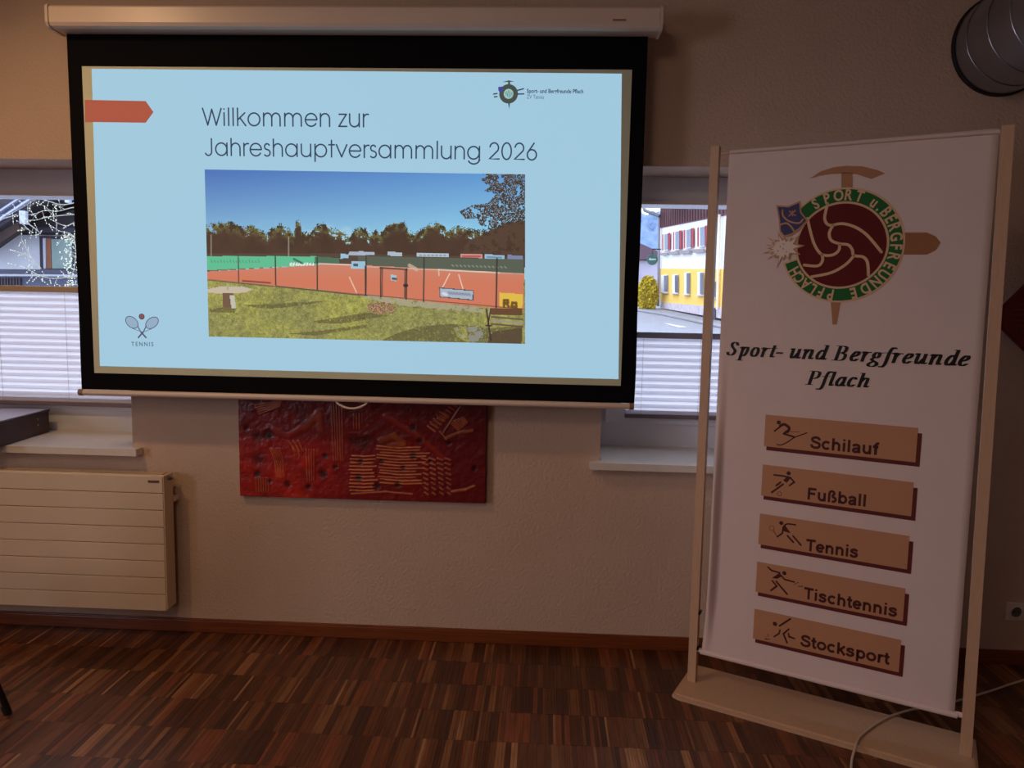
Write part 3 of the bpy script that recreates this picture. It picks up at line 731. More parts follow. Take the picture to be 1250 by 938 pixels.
    poly([Bq(706, 635), Bq(820, 643), Bq(820, 712), Bq(706, 706)], (222, 184, 70))
    kdark = (110, 78, 30)   # letters R a
    for a, b_ in (((727, 702), (727, 672)), ((727, 672), (745, 672)), ((745, 672), (747, 684)), ((745, 686), (727, 687)), ((738, 688), (750, 703)), ((768, 684), (785, 686)), ((768, 684), (765, 703)), ((765, 703), (786, 704)), ((786, 684), (788, 706)), ((745, 686), (727, 687))): line(Bq(*a), Bq(*b_), 3.4, kdark)
    # grass verge, stones and shadows
    line(Bq(-820 + 50, 575), Bq(-430, 607), 1.6, (120, 105, 85)); line(A(400, 607), A(850, 652), 2, (110, 95, 75))
    poly([Bq(0, 650), Bq(100, 655), Bq(250, 672), Bq(500, 700), Bq(660, 712), Bq(660, 740), Bq(400, 720), Bq(200, 700), Bq(60, 672)], (168, 160, 140), .75, n2 > .36)
    sh = (88, 80, 50)
    for P in ([A(230, 705), A(340, 700), A(680, 680), A(560, 700), A(430, 718), A(320, 722)], [A(590, 785), A(680, 770), A(850, 740), A(860, 775), A(740, 795), A(620, 795)], [A(460, 850), A(650, 830), A(860, 800), A(860, 815), A(600, 858)],
              [A(60, 730), A(130, 715), A(200, 722), A(190, 745), A(70, 742)], [Bq(110, 885), Bq(180, 850), Bq(300, 810), Bq(450, 795), Bq(560, 800), Bq(480, 815), Bq(500, 860), Bq(560, 892)], [Bq(200, 705), Bq(330, 715), Bq(430, 720), Bq(300, 715)], [Bq(0, 745), Bq(60, 740), Bq(150, 755), Bq(30, 775), Bq(0, 770)],
              [Bq(540, 800), Bq(660, 815), Bq(820, 800), Bq(820, 895), Bq(560, 895)]): poly(P, sh, .72, (n2 > .34) & (fine > .12))
    poly([Bq(490, 810), Bq(640, 808), Bq(640, 880), Bq(560, 885), Bq(510, 850)], (150, 150, 150), .7, (n2 > .46))
    poly([Bq(660, 835), Bq(820, 810), Bq(820, 895), Bq(650, 895)], (80, 62, 48), .8, n1 > .4)
    # stone table
    poly([A(50, 625), A(110, 612), A(230, 610), A(285, 625), A(240, 642), A(130, 648), A(50, 642)], (196, 180, 160)); poly([A(128, 645), A(185, 645), A(180, 720), A(130, 718)], (112, 84, 66)); poly([A(165, 655), A(190, 655), A(197, 722), A(175, 722)], (190, 188, 172))
    line(A(152, 600), A(154, 622), 3, (170, 165, 140))
    # shrub
    cx, cy = Bq(115, 712); m_ = (((XX - cx) / 19) ** 2 + ((YY - cy) / 9) ** 2 < .2 + noise(6, 5) * 1.5) & (fine > .2); C[m_] = (np.array((150, 112, 88)) * (.45 + .9 * fine[..., None]))[m_]
    # big overhanging tree upper right
    P = [Bq(580, 45), Bq(640, 60), Bq(600, 80), Bq(650, 115), Bq(620, 135), Bq(680, 150), Bq(640, 195), Bq(560, 205), Bq(500, 235), Bq(530, 270), Bq(590, 270), Bq(600, 300), Bq(660, 330), Bq(740, 330), Bq(830, 340), Bq(830, 40)]
    m_ = (n2 > .36) & (fine > .12); poly([(p[0] + 0, p[1]) for p in P], (66, 56, 48), 1, m_)
    m2 = (n2 > .5) & (fine > .72); poly(P, (150, 165, 185), .6, m2)
    poly([Bq(660, 320), Bq(700, 295), Bq(830, 285), Bq(830, 450), Bq(500, 440), Bq(560, 370), Bq(620, 350)], (82, 60, 48), 1, n2 > .42)
    # posts and fences
    pk = (52, 48, 44)
    for x_, y0_, y1_, w in ((208, 458, 585, 1.2), (396, 458, 600, 1.6), (607, 450, 622, 1.6)): line(A(x_, y0_), A(x_ + 2, y1_), w, pk)
    for x_, y0_, y1_, w in ((38, 450, 650, 1.4), (327, 460, 680, 1.6), (688, 465, 708, 2), (112, 512, 660, 1.6), (120, 515, 655, 1), (240, 518, 668, 2), (232, 520, 660, 1)): line(Bq(x_, y0_), Bq(x_, y1_), w, pk)
    line(Bq(108, 512), Bq(244, 520), 1.8, pk); line(Bq(232, 600), Bq(242, 600), 4, (40, 36, 36)); line(A(850, 505), A(852, 650), 2, pk)
    line(A(70, 350), A(70, 455), 1.3, (150, 145, 135)); line(A(463, 360), A(463, 455), 1.3, (160, 155, 145))
    line(A(60, 576), A(400, 610), .9, pk, .6); line(A(400, 607), A(860, 652), .9, pk, .7); line(Bq(0, 645), Bq(820, 715), 1, pk, .7)
    # bench
    bkc = (60, 44, 38); line(Bq(640, 718), Bq(665, 875), 2.2, bkc); line(Bq(662, 715), Bq(648, 800), 1.6, bkc); line(Bq(640, 800), Bq(665, 800), 2, bkc)
    for k in range(3): line(Bq(665, 755 + k * 18), Bq(820, 768 + k * 18), 2.2, (96, 76, 66) if k != 1 else (150, 140, 135))
    poly([Bq(660, 712), Bq(820, 715), Bq(820, 750), Bq(665, 748)], (92, 60, 40), .9)
    C[:] = np.clip(C * .97 + 6, 0, 255)
    s_ = C / 255.0; Lc = np.where(s_ <= .04045, s_ / 12.92, ((s_ + .055) / 1.055) ** 2.4)
    q = [on_screen(*p) for p in ((250, 207), (641, 213), (641, 420), (255, 411))]
    u = np.linspace(0, 1, NX + 1)[None, :]; v_ = np.linspace(0, 1, NY + 1)[:, None]
    gx = (q[0][0] * (1 - u) + q[1][0] * u) * (1 - v_) + (q[3][0] * (1 - u) + q[2][0] * u) * v_
    gz = (q[0][1] * (1 - u) + q[1][1] * u) * (1 - v_) + (q[3][1] * (1 - u) + q[2][1] * u) * v_
    V = np.stack([gx - OR.x, np.full_like(gx, YS - .0042 - OR.y), gz - OR.z], -1).reshape(-1, 3)
    idx = np.arange((NX + 1) * (NY + 1)).reshape(NY + 1, NX + 1)
    Fq = np.stack([idx[1:, :-1], idx[1:, 1:], idx[:-1, 1:], idx[:-1, :-1]], -1).reshape(-1, 4)
    me = bpy.data.meshes.new('slide_photo'); me.from_pydata(V.tolist(), [], Fq.tolist()); me.materials.append(glow('photo_light', (0, 0, 0), 1.0, 'photo'))
    a = me.attributes.new('photo', 'FLOAT_COLOR', 'CORNER')
    full = np.concatenate([Lc.reshape(-1, 3), np.ones((NX * NY, 1))], 1); a.data.foreach_set('color', np.repeat(full, 4, axis=0).astype(np.float32).ravel())
    o = bpy.data.objects.new('slide_photo', me); COL.objects.link(o); o.parent = slide
court_photo()

# ------------------------------------------------------------------ banner stand
BO = Vector((.637, -.309, 0)); BANG = -math.radians(27.125)
bs = empty('banner_stand', BO, BANG); tag(bs, 'tall white club banner on a free-standing wooden two-post frame', 'banner stand')
bu = Vector((math.cos(BANG), math.sin(BANG), 0)); bn = Vector((-math.sin(BANG), math.cos(BANG), 0))
def BC(px, py, off=0.0):
    d = ray(px, py); P0 = BO + bn * off; t = (P0 - CAM).dot(bn) / d.dot(bn); q = CAM + d * t - BO; return (q.dot(bu), q.z)
YB_ = -.004    # fabric plane in the stand's own frame
def BL(off): return lambda u, z: (u, YB_ - .0008 - off, z)
def leanR(z): return .916 - .036 * z / 2.08
b = MB(); b.prism([(-.032, -.014, .018), (-.0, -.014, .018), (.0, .014, .018), (-.032, .014, .018)], (-.008, 0, 2.08)); b.build('post', m_post, bs)
b = MB(); b.prism([(.902, -.014, .018), (.936, -.014, .018), (.936, .014, .018), (.902, .014, .018)], (-.038, 0, 2.066)); b.build('post', m_post, bs)
b = MB(); out = [(-.055, -.135), (-.03, -.145), (.93, -.145), (.955, -.13), (.955, .13), (.93, .145), (-.03, .145), (-.055, .13)]
b.prism([(x_, y_, .0) for x_, y_ in out], (0, 0, .012)); b.prism([(x_ * .985 + .006, y_ * .93, .011) for x_, y_ in out], (0, 0, .009)); b.build('base_plate', m_post, bs)
MB().tube([(.0, 0, 2.072), (.872, 0, 2.066)], .008, 10).build('top_rod', m_post, bs, smooth=True)
MB().tube([(-.002, 0, .152), (.908, 0, .152)], .009, 10).build('bottom_rod', m_banner, bs, smooth=True)
for z in (.30, .155): MB().box(-.001, .006, -.016, .016, z, z + .012, .001).build('clip', m_dark, bs)
v = []; f = []; nu, nz_ = 64, 60
for j in range(nz_ + 1):
    z = .140 + (2.078 - .140) * j / nz_
    el = .028 + (.02 if z > 2.0 else 0) * 0; er = .879 - .020 * (z / 2.08)
    if z < .5: el -= .012 * ((.5 - z) / .36) ** 2
    cur = .030 * min(1, max(0, (z - .15) / .25)) * (1 if z < .8 else math.exp(-((z - .8) / .3) ** 2)) + .001
    for i in range(nu + 1):
        t = i / nu; u = el + (er - el) * t ** 1.9
        q_ = (u - el) / .040; dn = 0.0
        if q_ < .3: dn = -cur * math.sin(q_ / .3 * PI / 2)
        elif q_ < 1: dn = -cur * (.5 + .5 * math.cos((q_ - .3) / .7 * PI))
        v.append((u, YB_ + dn, z))
for j in range(nz_):
    for i in range(nu):
        a = j * (nu + 1) + i; f.append((a, a + 1, a + nu + 2, a + nu + 1))
bf = mesh_obj('banner_fabric', v, f, m_banner, bs, smooth=True)
sm = bf.modifiers.new('thick', 'SOLIDIFY'); sm.thickness = .0008; sm.offset = -1
MB().tube([(.03, -.006, 2.074), (.862, -.006, 2.068)], .006, 8).build('top_hem', m_banner, bs, smooth=True)
MB().tube([(.012, -.006, .150), (.886, -.006, .150)], .010, 10).build('bottom_hem', m_banner, bs, smooth=True)

# emblem, drawn on the fabric
def EC(px, py): return BC(900 + px / 3.907, 180 + py / 3.907)
def E6(px, py): return BC(925 + px / 8.527, 230 + py / 8.527)
k_tan = mat('print_tan', (198, 150, 112), .6); k_brown = mat('print_brown', (160, 106, 62), .6); k_green = mat('print_green', (16, 104, 42), .75)
k_red = mat('print_maroon', (100, 8, 12), .8); k_blue = mat('print_blue', (52, 52, 110), .6); k_pale = mat('print_pale', (226, 190, 150), .6); k_ink = mat('print_black', (10, 8, 8), .5)
k_shadow = mat('print_shadow', (98, 26, 22), .6); k_panel = mat('print_panel', (198, 144, 108), .6); k_word = mat('print_oxblood', (74, 20, 16), .6)
ec = (.4265, 1.727); RO = .196
em = empty('emblem', (0, 0, 0)); em.parent = bs
def layb(ink, name, mt, off, parent=bs): return ink.lay(name, mt, parent, BL(off))
i_ = Ink(); P = [(345, 150), (400, 115), (460, 96), (520, 89), (600, 92), (670, 110), (705, 125), (640, 152), (600, 135), (550, 127), (548, 205), (497, 205), (497, 127), (450, 128), (400, 135)]
tri = Ink()
tri.poly([EC(497, 120), EC(550, 120), EC(550, 205), EC(497, 205)][::-1])
topc = [(345, 150), (400, 115), (460, 96), (520, 89), (600, 92), (670, 110), (705, 125)]; botc = [(345, 151), (400, 135), (450, 128), (520, 126), (570, 129), (640, 152), (704, 126)]
for a, b_, c_, d_ in zip(topc, topc[1:], botc[1:], botc): tri.poly([EC(*a), EC(*d_), EC(*c_), EC(*b_)])
k_pick = mat('print_pick', (178, 128, 90), .6); layb(tri, 'emblem_pickaxe', k_pick, .0006)
tri = Ink(); tri.poly([EC(446, 730), EC(455, 845), EC(475, 845), EC(495, 730)]); layb(tri, 'emblem_spike', k_pick, .0006)
i_ = Ink(); i_.poly([EC(*p) for p in ((780, 407), (780, 512), (905, 512), (945, 492), (970, 455), (945, 425), (905, 407))]); layb(i_, 'emblem_blade', k_brown, .0006)
i_ = Ink(); i_.disc(ec, .149, 96); layb(i_, 'emblem_disc', k_pale, .0012); i_ = Ink(); i_.ring(ec, .1485, RO, 143, -163, 110); layb(i_, 'emblem_rim', k_pale, .0012)
i_ = Ink(); i_.ring(ec, .149, RO - .006, 136, -160 - 0 + 0, 96) if False else i_.ring(ec, .149, RO - .006, 141, -161, 110); layb(i_, 'emblem_ring', k_green, .0018)
i_ = Ink(); i_.disc(ec, .1415, 72); layb(i_, 'emblem_ball', k_red, .0024)
i_ = Ink()
for P in ([(432, 270), (418, 340), (440, 372), (500, 365), (560, 380), (620, 420), (688, 500)], [(458, 372), (440, 410), (450, 445), (490, 461), (530, 466), (550, 490), (557, 517), (600, 523), (622, 550), (626, 610)],
          [(490, 463), (485, 492), (455, 514), (405, 512), (372, 470), (352, 410), (336, 340)], [(405, 512), (408, 540), (385, 566), (320, 562)], [(557, 517), (520, 558), (450, 598), (355, 618)]):
    i_.stroke(smooth_path([EC(*p) for p in P], 4), .0095)
layb(i_, 'emblem_seams', k_pale, .0030)
i_ = Ink()
word_ends = {4, 6, 17, 23}
for wi, (ch, ang) in enumerate(zip('SPORTu.BERGFREUNDEPFLACH', (122, 108.5, 96, 85, 73.5, 56, 48, 39, 29.5, 19.5, 8.5, -3, -14, -25, -35.5, -47, -60, -73, -98, -109, -119, -129, -139, -148.5))):
    g_ = text_mesh(ch, 1.0, .028); bx_ = bounds(g_); cap = bounds(text_mesh('H', 1.0))[3]
    s_ = .035 / cap; wx = .78; a = math.radians(ang - 90); cxm = (bx_[0] + bx_[1]) / 2
    def fn(x_, y_): lx = (x_ - cxm) * s_ * wx; ly = y_ * s_ + .1535; return (ec[0] + lx * math.cos(a) - ly * math.sin(a), ec[1] + lx * math.sin(a) + ly * math.cos(a))
    g_.xf(fn); bI = len(i_.v); i_.v += g_.v; i_.f += [tuple(bI + q_ for q_ in ff_) for ff_ in g_.f]
    if wi in word_ends: layb(i_, 'emblem_lettering', k_pale, .0030); i_ = Ink()
# shield
i_ = Ink(); sh = [(195, 178), (320, 186), (445, 132), (458, 250), (530, 340), (440, 432), (350, 495), (270, 515), (232, 460), (222, 330)]; i_.poly([E6(*p) for p in sh][::-1]); layb(i_, 'emblem_shield', k_tan, .0034)
i_ = Ink(); c_ = (345, 325); i_.poly([E6(c_[0] + (x_ - c_[0]) * .88, c_[1] + (y_ - c_[1]) * .88) for x_, y_ in sh][::-1]); layb(i_, 'emblem_shield', k_blue, .0038)
i_ = Ink()
for P, w in (([(262, 230), (268, 290), (330, 345), (430, 365), (475, 325)], .006), ([(232, 385), (300, 365), (350, 400), (385, 455)], .006), ([(330, 290), (370, 255), (395, 235)], .005), ([(335, 240), (365, 270), (400, 285)], .004), ([(362, 235), (366, 290)], .003)):
    i_.stroke(smooth_path([E6(*p) for p in P], 4), w)
layb(i_, 'emblem_shield', k_tan, .0042)
# edelweiss
def star(scale):
    pts = []; cx, cy = 268, 622
    tips = [(215, 465), (285, 515), (355, 510), (432, 500), (480, 600), (440, 690), (330, 745), (275, 745), (205, 830), (185, 720), (100, 745), (140, 690), (62, 680), (110, 625), (95, 590), (150, 570), (108, 515), (185, 540)]
    for k, (x_, y_) in enumerate(tips):
        nx_, ny_ = tips[(k + 1) % len(tips)]; pts.append((cx + (x_ - cx) * scale, cy + (y_ - cy) * scale))
        mx, my = (x_ + nx_) / 2, (y_ + ny_) / 2; pts.append((cx + (mx - cx) * .62 * scale, cy + (my - cy) * .62 * scale))
    return (cx, cy), pts
for sc_, mt_, of, nm in ((1.06, k_tan, .0042, 'emblem_flower'), (.84, mat('print_cream', (242, 226, 214), .6), .0046, 'emblem_flower')):
    (cx, cy), pts = star(sc_); i_ = Ink()
    for k in range(len(pts)): i_.poly([E6(cx, cy), E6(*pts[k]), E6(*pts[(k + 1) % len(pts)])])
    layb(i_, nm, mt_, of)
i_ = Ink()
for p in ((275, 582), (215, 655), (305, 665), (268, 632), (240, 610)): i_.disc(E6(*p), .0024, 8)
layb(i_, 'emblem_flower', k_brown, .0050)

# club name in a bold slanted roman hand
NW, NT = .120, .026
GB = {'S': ([[(.42, .50), (.36, .61), (.26, .65), (.16, .60), (.15, .5), (.22, .4), (.33, .30), (.38, .2), (.33, .07), (.22, .015), (.11, .06), (.06, .17)]], .556),
 'p': ([[(.05, .38), (.13, .45), (.15, .30)], [(.15, .44), (.15, -.19)], [(.15, .28), (.24, .42), (.33, .44), (.38, .36), (.36, .16), (.28, .03), (.2, .02), (.15, .08)], [(.06, -.2), (.24, -.2)]], .5),
 'o': ([[(.24 + .14 * math.cos(2 * PI * k / 16), .225 + .215 * math.sin(2 * PI * k / 16)) for k in range(17)]], .5),
 'r': ([[(.04, .38), (.11, .45)], [(.12, .44), (.12, 0)], [(.12, .26), (.2, .39), (.29, .43), (.32, .40)]], .389),
 't': ([[(.15, .57), (.13, .12), (.16, .02), (.24, .06)], [(.06, .43), (.23, .43)]], .30),
 '-': ([[(.07, .20), (.24, .20)], [(.07, .23), (.24, .23)], [(.07, .25), (.24, .25)]], .333),
 'u': ([[(.05, .40), (.12, .45), (.12, .12), (.17, .02), (.25, .05), (.37, .25)], [(.39, .45), (.38, .1), (.42, .02), (.5, .08)]], .556),
 'n': ([[(.04, .38), (.11, .45)], [(.12, .45), (.12, 0)], [(.12, .24), (.24, .42), (.33, .44), (.38, .37), (.37, .08), (.41, .02), (.48, .08)]], .556),
 'd': ([[(.36, .34), (.28, .44), (.16, .36), (.1, .18), (.14, .04), (.22, .02), (.32, .12), (.36, .22)], [(.38, .66), (.37, .1), (.4, .02), (.47, .07)], [(.3, .66), (.38, .66)]], .5),
 'B': ([[(.17, .01), (.17, .65)], [(.06, .655), (.32, .655)], [(.3, .65), (.43, .60), (.43, .42), (.32, .355), (.17, .35)], [(.32, .35), (.48, .27), (.47, .08), (.34, .012), (.05, .012)]], .667),
 'e': ([[(.12, .2), (.24, .24), (.33, .32), (.3, .43), (.2, .42), (.11, .28), (.1, .12), (.17, .02), (.26, .03), (.35, .11)]], .444),
 'g': ([[(.22 + .11 * math.cos(2 * PI * k / 12), .31 + .125 * math.sin(2 * PI * k / 12)) for k in range(13)], [(.15, .2), (.08, .11), (.2, .04), (.31, -.02), (.33, -.12), (.2, -.2), (.05, -.17), (.02, -.09), (.1, -.01), (.18, .03)], [(.33, .41), (.42, .42)]], .5),
 'f': ([[(.36, .61), (.29, .67), (.21, .6), (.17, .4), (.16, .0), (.12, -.15), (.04, -.2), (-.03, -.16)], [(.06, .43), (.29, .43)]], .333),
 'P': ([[(.17, .01), (.17, .65)], [(.06, .655), (.32, .655)], [(.3, .65), (.45, .60), (.45, .4), (.32, .31), (.17, .31)], [(.06, .012), (.27, .012)]], .611),
 'l': ([[(.06, .65), (.13, .66)], [(.14, .66), (.13, .1), (.16, .02), (.23, .07)]], .278),
 'a': ([[(.36, .34), (.28, .44), (.16, .36), (.1, .18), (.14, .04), (.22, .02), (.32, .12), (.36, .22)], [(.38, .45), (.37, .1), (.4, .02), (.47, .07)]], .5),
 'c': ([[(.33, .35), (.3, .43), (.21, .44), (.12, .32), (.1, .15), (.16, .03), (.25, .03), (.34, .11)]], .444),
 'h': ([[(.05, .65), (.12, .66)], [(.13, .66), (.12, 0)], [(.12, .24), (.24, .42), (.33, .44), (.38, .37), (.37, .08), (.41, .02), (.48, .08)]], .556), ' ': ([], .25)}
def roman(s, p0, p1, name):
    adv = sum(GB[c][1] for c in s); em_ = (p1[0] - p0[0]) / adv; ink = Ink(); x = 0
    sl = (p1[1] - p0[1]) / (p1[0] - p0[0])
    for c in s + ' ':
        for st in GB[c][0]:
            pts = smooth_path(st, 4) if len(st) > 3 else st
            ink.nib([(x + a, b_) for a, b_ in pts], NW, NT)
        x += GB[c][1]
        if c == ' ':
            ink.xf(lambda a, b_: (p0[0] + (a + b_ * .27) * em_, p0[1] + b_ * em_ + sl * a * em_)); layb(ink, name, k_ink, .0006); ink = Ink()
roman('Sport- und Bergfreunde', BC(886, 434), BC(1182, 447.5), 'lettering')
roman('Pflach', BC(983, 469.5), BC(1061, 473.5), 'lettering')

# bold grotesque letters
AW = .148
def _ar(cx, cy, rx, ry, a0, a1, n=14): return arc(cx, cy, rx, ry, a0, a1, n)
GA = {'h': ([[(.135, 0), (.135, .716)], [(.135, .25)] + _ar(.305, .29, .17, .167, 180, 0) + [(.475, 0)]], .611),
 'n': ([[(.135, 0), (.135, .519)], [(.135, .25)] + _ar(.305, .29, .17, .167, 180, 0) + [(.475, 0)]], .611),
 'u': ([[(.135, .519), (.135, .24)] + _ar(.305, .225, .17, .167, 180, 360), [(.475, 0), (.475, .519)]], .611),
 'i': ([[(.14, 0), (.14, .519)], [(.14, .60), (.14, .716)]], .278), 'l': ([[(.14, 0), (.14, .716)]], .278),
 'o': (circ(.305, .26, .215, .2), .611), 'c': ([_ar(.3, .26, .205, .2, 42, 318, 22)], .556),
 'e': ([[(.1, .262), (.49, .262)], _ar(.285, .26, .195, .2, 0, 322, 24)], .556),
 'b': (circ(.33, .26, .185, .2) + [[(.135, 0), (.135, .716)]], .611), 'p': (circ(.33, .26, .185, .2) + [[(.135, -.2), (.135, .519)]], .611),
 'a': ([smooth_path([(.09, .36), (.15, .44), (.27, .462), (.4, .43), (.43, .33), (.43, .12), (.46, 0)], 3), smooth_path([(.43, .28), (.22, .245), (.11, .16), (.16, .065), (.3, .065), (.42, .15)], 3)], .556),
 's': ([smooth_path([(.46, .37), (.38, .45), (.26, .462), (.13, .42), (.13, .34), (.26, .28), (.42, .23), (.44, .14), (.36, .07), (.26, .055), (.14, .08), (.08, .165)], 3)], .556),
 't': ([[(.16, .68), (.16, .16), (.20, .075), (.33, .065)], [(.01, .46), (.32, .46)]], .333), 'f': ([[(.35, .66), (.25, .655), (.175, .58), (.175, 0)], [(.01, .46), (.32, .46)]], .333),
 'k': ([[(.135, 0), (.135, .716)], [(.50, .54), (.14, .2)], [(.24, .32), (.52, -.01)]], .556), 'r': ([[(.135, 0), (.135, .519)], smooth_path([(.135, .26), (.17, .40), (.25, .455), (.38, .452)], 3)], .389),
 'S': ([smooth_path([(.57, .51), (.5, .62), (.34, .66), (.17, .61), (.13, .52), (.2, .43), (.36, .375), (.54, .31), (.575, .2), (.5, .09), (.33, .055), (.16, .1), (.08, .235)], 3)], .667),
 'F': ([[(.14, 0), (.14, .716)], [(.14, .652), (.58, .652)], [(.14, .375), (.52, .375)]], .611), 'T': ([[(.01, .652), (.60, .652)], [(.305, 0), (.305, .65)]], .611),
 'ß': ([smooth_path([(.135, 0), (.135, .30), (.14, .52), (.19, .62), (.3, .66), (.41, .6), (.42, .5), (.34, .41), (.37, .33), (.5, .26), (.52, .15), (.45, .07), (.3, .06)], 3)], .611)}
def grotesque(s, p0, p1, name, par):
    adv = sum(GA[c][1] for c in s) - .12; em_ = (p1[0] - p0[0]) / adv; ink = Ink(); x = -.07
    for c in s:
        for st in GA[c][0]: ink.stroke([(x + a, b_) for a, b_ in st], AW, False)
        x += GA[c][1]
    sl = (p1[1] - p0[1]) / (p1[0] - p0[0]); ev = .0615 if len(s) < 20 else em_
    ink.xf(lambda a, b_: (p0[0] + a * em_, p0[1] + b_ * ev + sl * a * em_)); return layb(ink, name, k_word, .0018, par)

# five sport panels
def SG(i):
    oy = (500, 560, 620, 680, 735)[i]
    return lambda px, py: BC(900 + px / 11.364, oy + py / 11.364)
TXT = [('Schilauf', (990, 547), (1071, 555.5)), ('Fußball', (986, 609.5), (1057, 618.5)), ('Tennis', (985, 672), (1047, 681)), ('Tischtennis', (982.5, 730.5), (1094.5, 753)), ('Stocksport', (978, 788), (1084.5, 811))]
ZT = (1.116, .929, .742, .556, .371); 
for i in range(5):
    pn = Ink(); z1 = ZT[i]; z0 = z1 - .118; u0, u1 = .209, .703
    sd = Ink(); sd.poly([(u0 + .009, z0 - .014), (u1 + .013, z0 - .014), (u1 + .013, z1 - .018), (u0 + .009, z1 - .018)]); layb(sd, 'panel_shadow', k_shadow, .0006)
    pn.poly([(u0, z0), (u1, z0), (u1, z1), (u0, z1)]); sp = layb(pn, 'sport_panel', k_panel, .0012)
    s, a, b_ = TXT[i]; grotesque(s, BC(*a), BC(*b_), 'lettering', sp)
    g_ = SG(i); k = Ink(); t = Ink(); w = .0058
    def L(pts, ww=w): k.stroke([g_(*p) for p in pts], ww)
    def hd(x_, y_, r_=24): k.disc(g_(x_, y_), r_ / 11.364 / 330)
    def pl(pts): k.poly([g_(*p) for p in pts])
    if i == 0:
        hd(580, 178, 28); k.stroke(smooth_path([g_(*p) for p in ((600, 225), (660, 205), (725, 255), (700, 310))], 4), .010); L([(610, 230), (520, 298)]); L([(650, 335), (790, 378)], .007)
        k.stroke(smooth_path([g_(*p) for p in ((555, 483), (610, 490), (700, 450), (800, 385), (970, 322))], 4), .0042); L([(740, 310), (870, 310)], .0018); L([(690, 300), (650, 335)], .008)
    elif i == 1:
        hd(717, 200, 28); L([(515, 222), (640, 238), (745, 262)], .0062); pl([(640, 300), (690, 250), (748, 265), (690, 332)]); L([(745, 268), (795, 322), (728, 370)]); L([(605, 325), (545, 370)], .007); L([(640, 352), (482, 466)], .0068)
        c_ = g_(590, 485); k.ring(c_, .0065, .0085, n=16)
    elif i == 2:
        hd(615, 208, 28); c_ = g_(482, 278); k.ring(c_, .0082, .0096, n=16); L([(505, 310), (560, 398)], .0024); L([(560, 398), (630, 348), (640, 285)], .0058); k.stroke(smooth_path([g_(*p) for p in ((650, 250), (700, 220), (812, 233))], 4), .0056)
        pl([(628, 262), (668, 240), (745, 348), (690, 335), (635, 312)]); L([(702, 385), (782, 475)], .0068); L([(777, 388), (888, 515)], .0062)
    elif i == 3:
        hd(657, 220, 28); L([(432, 138), (480, 182), (595, 215)]); pl([(590, 212), (625, 262), (560, 298), (485, 288)]); L([(610, 250), (662, 307), (795, 343)]); L([(795, 378), (852, 345)], .002); L([(850, 402), (910, 404)], .003)
        L([(490, 325), (552, 398), (468, 462)], .0062); L([(545, 335), (695, 510)], .0066)
    else:
        hd(527, 298, 30); L([(592, 325), (740, 228)], .0066); L([(597, 382), (585, 430), (515, 475)], .0058); L([(720, 370), (645, 435), (695, 560)], .0064); L([(715, 430), (722, 475), (798, 500)], .0058); L([(432, 440), (430, 475)], .0022); L([(402, 480), (388, 508), (460, 512)], .0022)
    layb(k, 'sport_pictogram', k_word, .0018, sp)
bpy.data.objects.remove(em)

# ------------------------------------------------------------------ duct, socket, cable, chair
du = empty('ventilation_duct', (1.785, -2.9, 2.36)); OD = du.location.copy()
tag(du, 'round grey metal ventilation duct coming out of the wall at top right', 'duct')
m_duct = mat('galvanised_sheet', (160, 164, 172), .30, metal=.9, var=.12, vscale=5)
MB().tube([(1.785, -.001 - k * .25, 2.563) for k in range(25)], .19, 48, caps=False).build('duct_pipe', m_duct, du, smooth=True, origin=OD)
hel = [(1.785 + .1915 * math.cos(a), -.03 - .135 * a / (2 * PI), 2.563 + .1915 * math.sin(a)) for a in [2 * PI * k / 40 for k in range(40 * 44)]]
MB().tube(hel, .0020, 5).build('spiral_seam', m_duct, du, smooth=True, origin=OD)
v = []; f = []
for k in range(48):
    a = 2 * PI * k / 48
    for rr_, yy in ((.188, -.001), (.197, -.001), (.197, -.010), (.192, -.02)): v.append((1.785 + rr_ * math.cos(a), yy, 2.563 + rr_ * math.sin(a)))
for k in range(48):
    for j in range(4): f.append((4 * k + j, 4 * k + (j + 1) % 4, 4 * ((k + 1) % 48) + (j + 1) % 4, 4 * ((k + 1) % 48) + j))
mesh_obj('wall_collar', v, f, mat('black_rubber', (16, 14, 14), .7), du, smooth=True, origin=OD)

so = empty('wall_socket', (2.045, 0, .235)); tag(so, 'white wall socket low on the wall at the right edge', 'wall socket')
MB().box(-.04, .04, -.010, -.001, -.04, .04, .004).build('cover_plate', m_white, so)
MB().tube([(0, -.0105, 0), (0, -.018, 0)], .024, 24, caps=False).build('socket_rim', m_white, so, smooth=True)
MB().tube([(0, -.0102, 0), (0, -.0112, 0)], .0225, 24).build('socket_well', mat('socket_grey', (95, 90, 88), .6), so)
for dx in (-.0095, .0095): MB().tube([(dx, -.0112, 0), (dx, -.0125, 0)], .0028, 10).build('socket_hole', m_dark, so)

cp = [(3.32, -.06, .006), (2.9, -.05, .006), (2.5, -.07, .03), (2.33, -.10, .055), (2.16, -.13, .035), (1.98, -.18, .012), (1.80, -.27, .007), (1.62, -.36, .008), (1.47, -.43, .018), (1.385, -.475, .026), (1.30, -.52, .0255), (1.215, -.585, .0255), (1.13, -.665, .026), (1.085, -.735, .0245), (1.06, -.775, .013), (1.04, -.82, .006), (1.01, -.90, .005), (.985, -1.0, .005), (.95, -1.2, .005), (.85, -1.7, .005), (.6, -2.3, .005)]
c = MB().tube(smooth_path(cp, 6), .0042, 8).build('power_cable', m_cable, smooth=True, origin=(1.06, -.775, 0))
tag(c, 'thin white cable running over the base of the banner stand to the floor', 'cable')

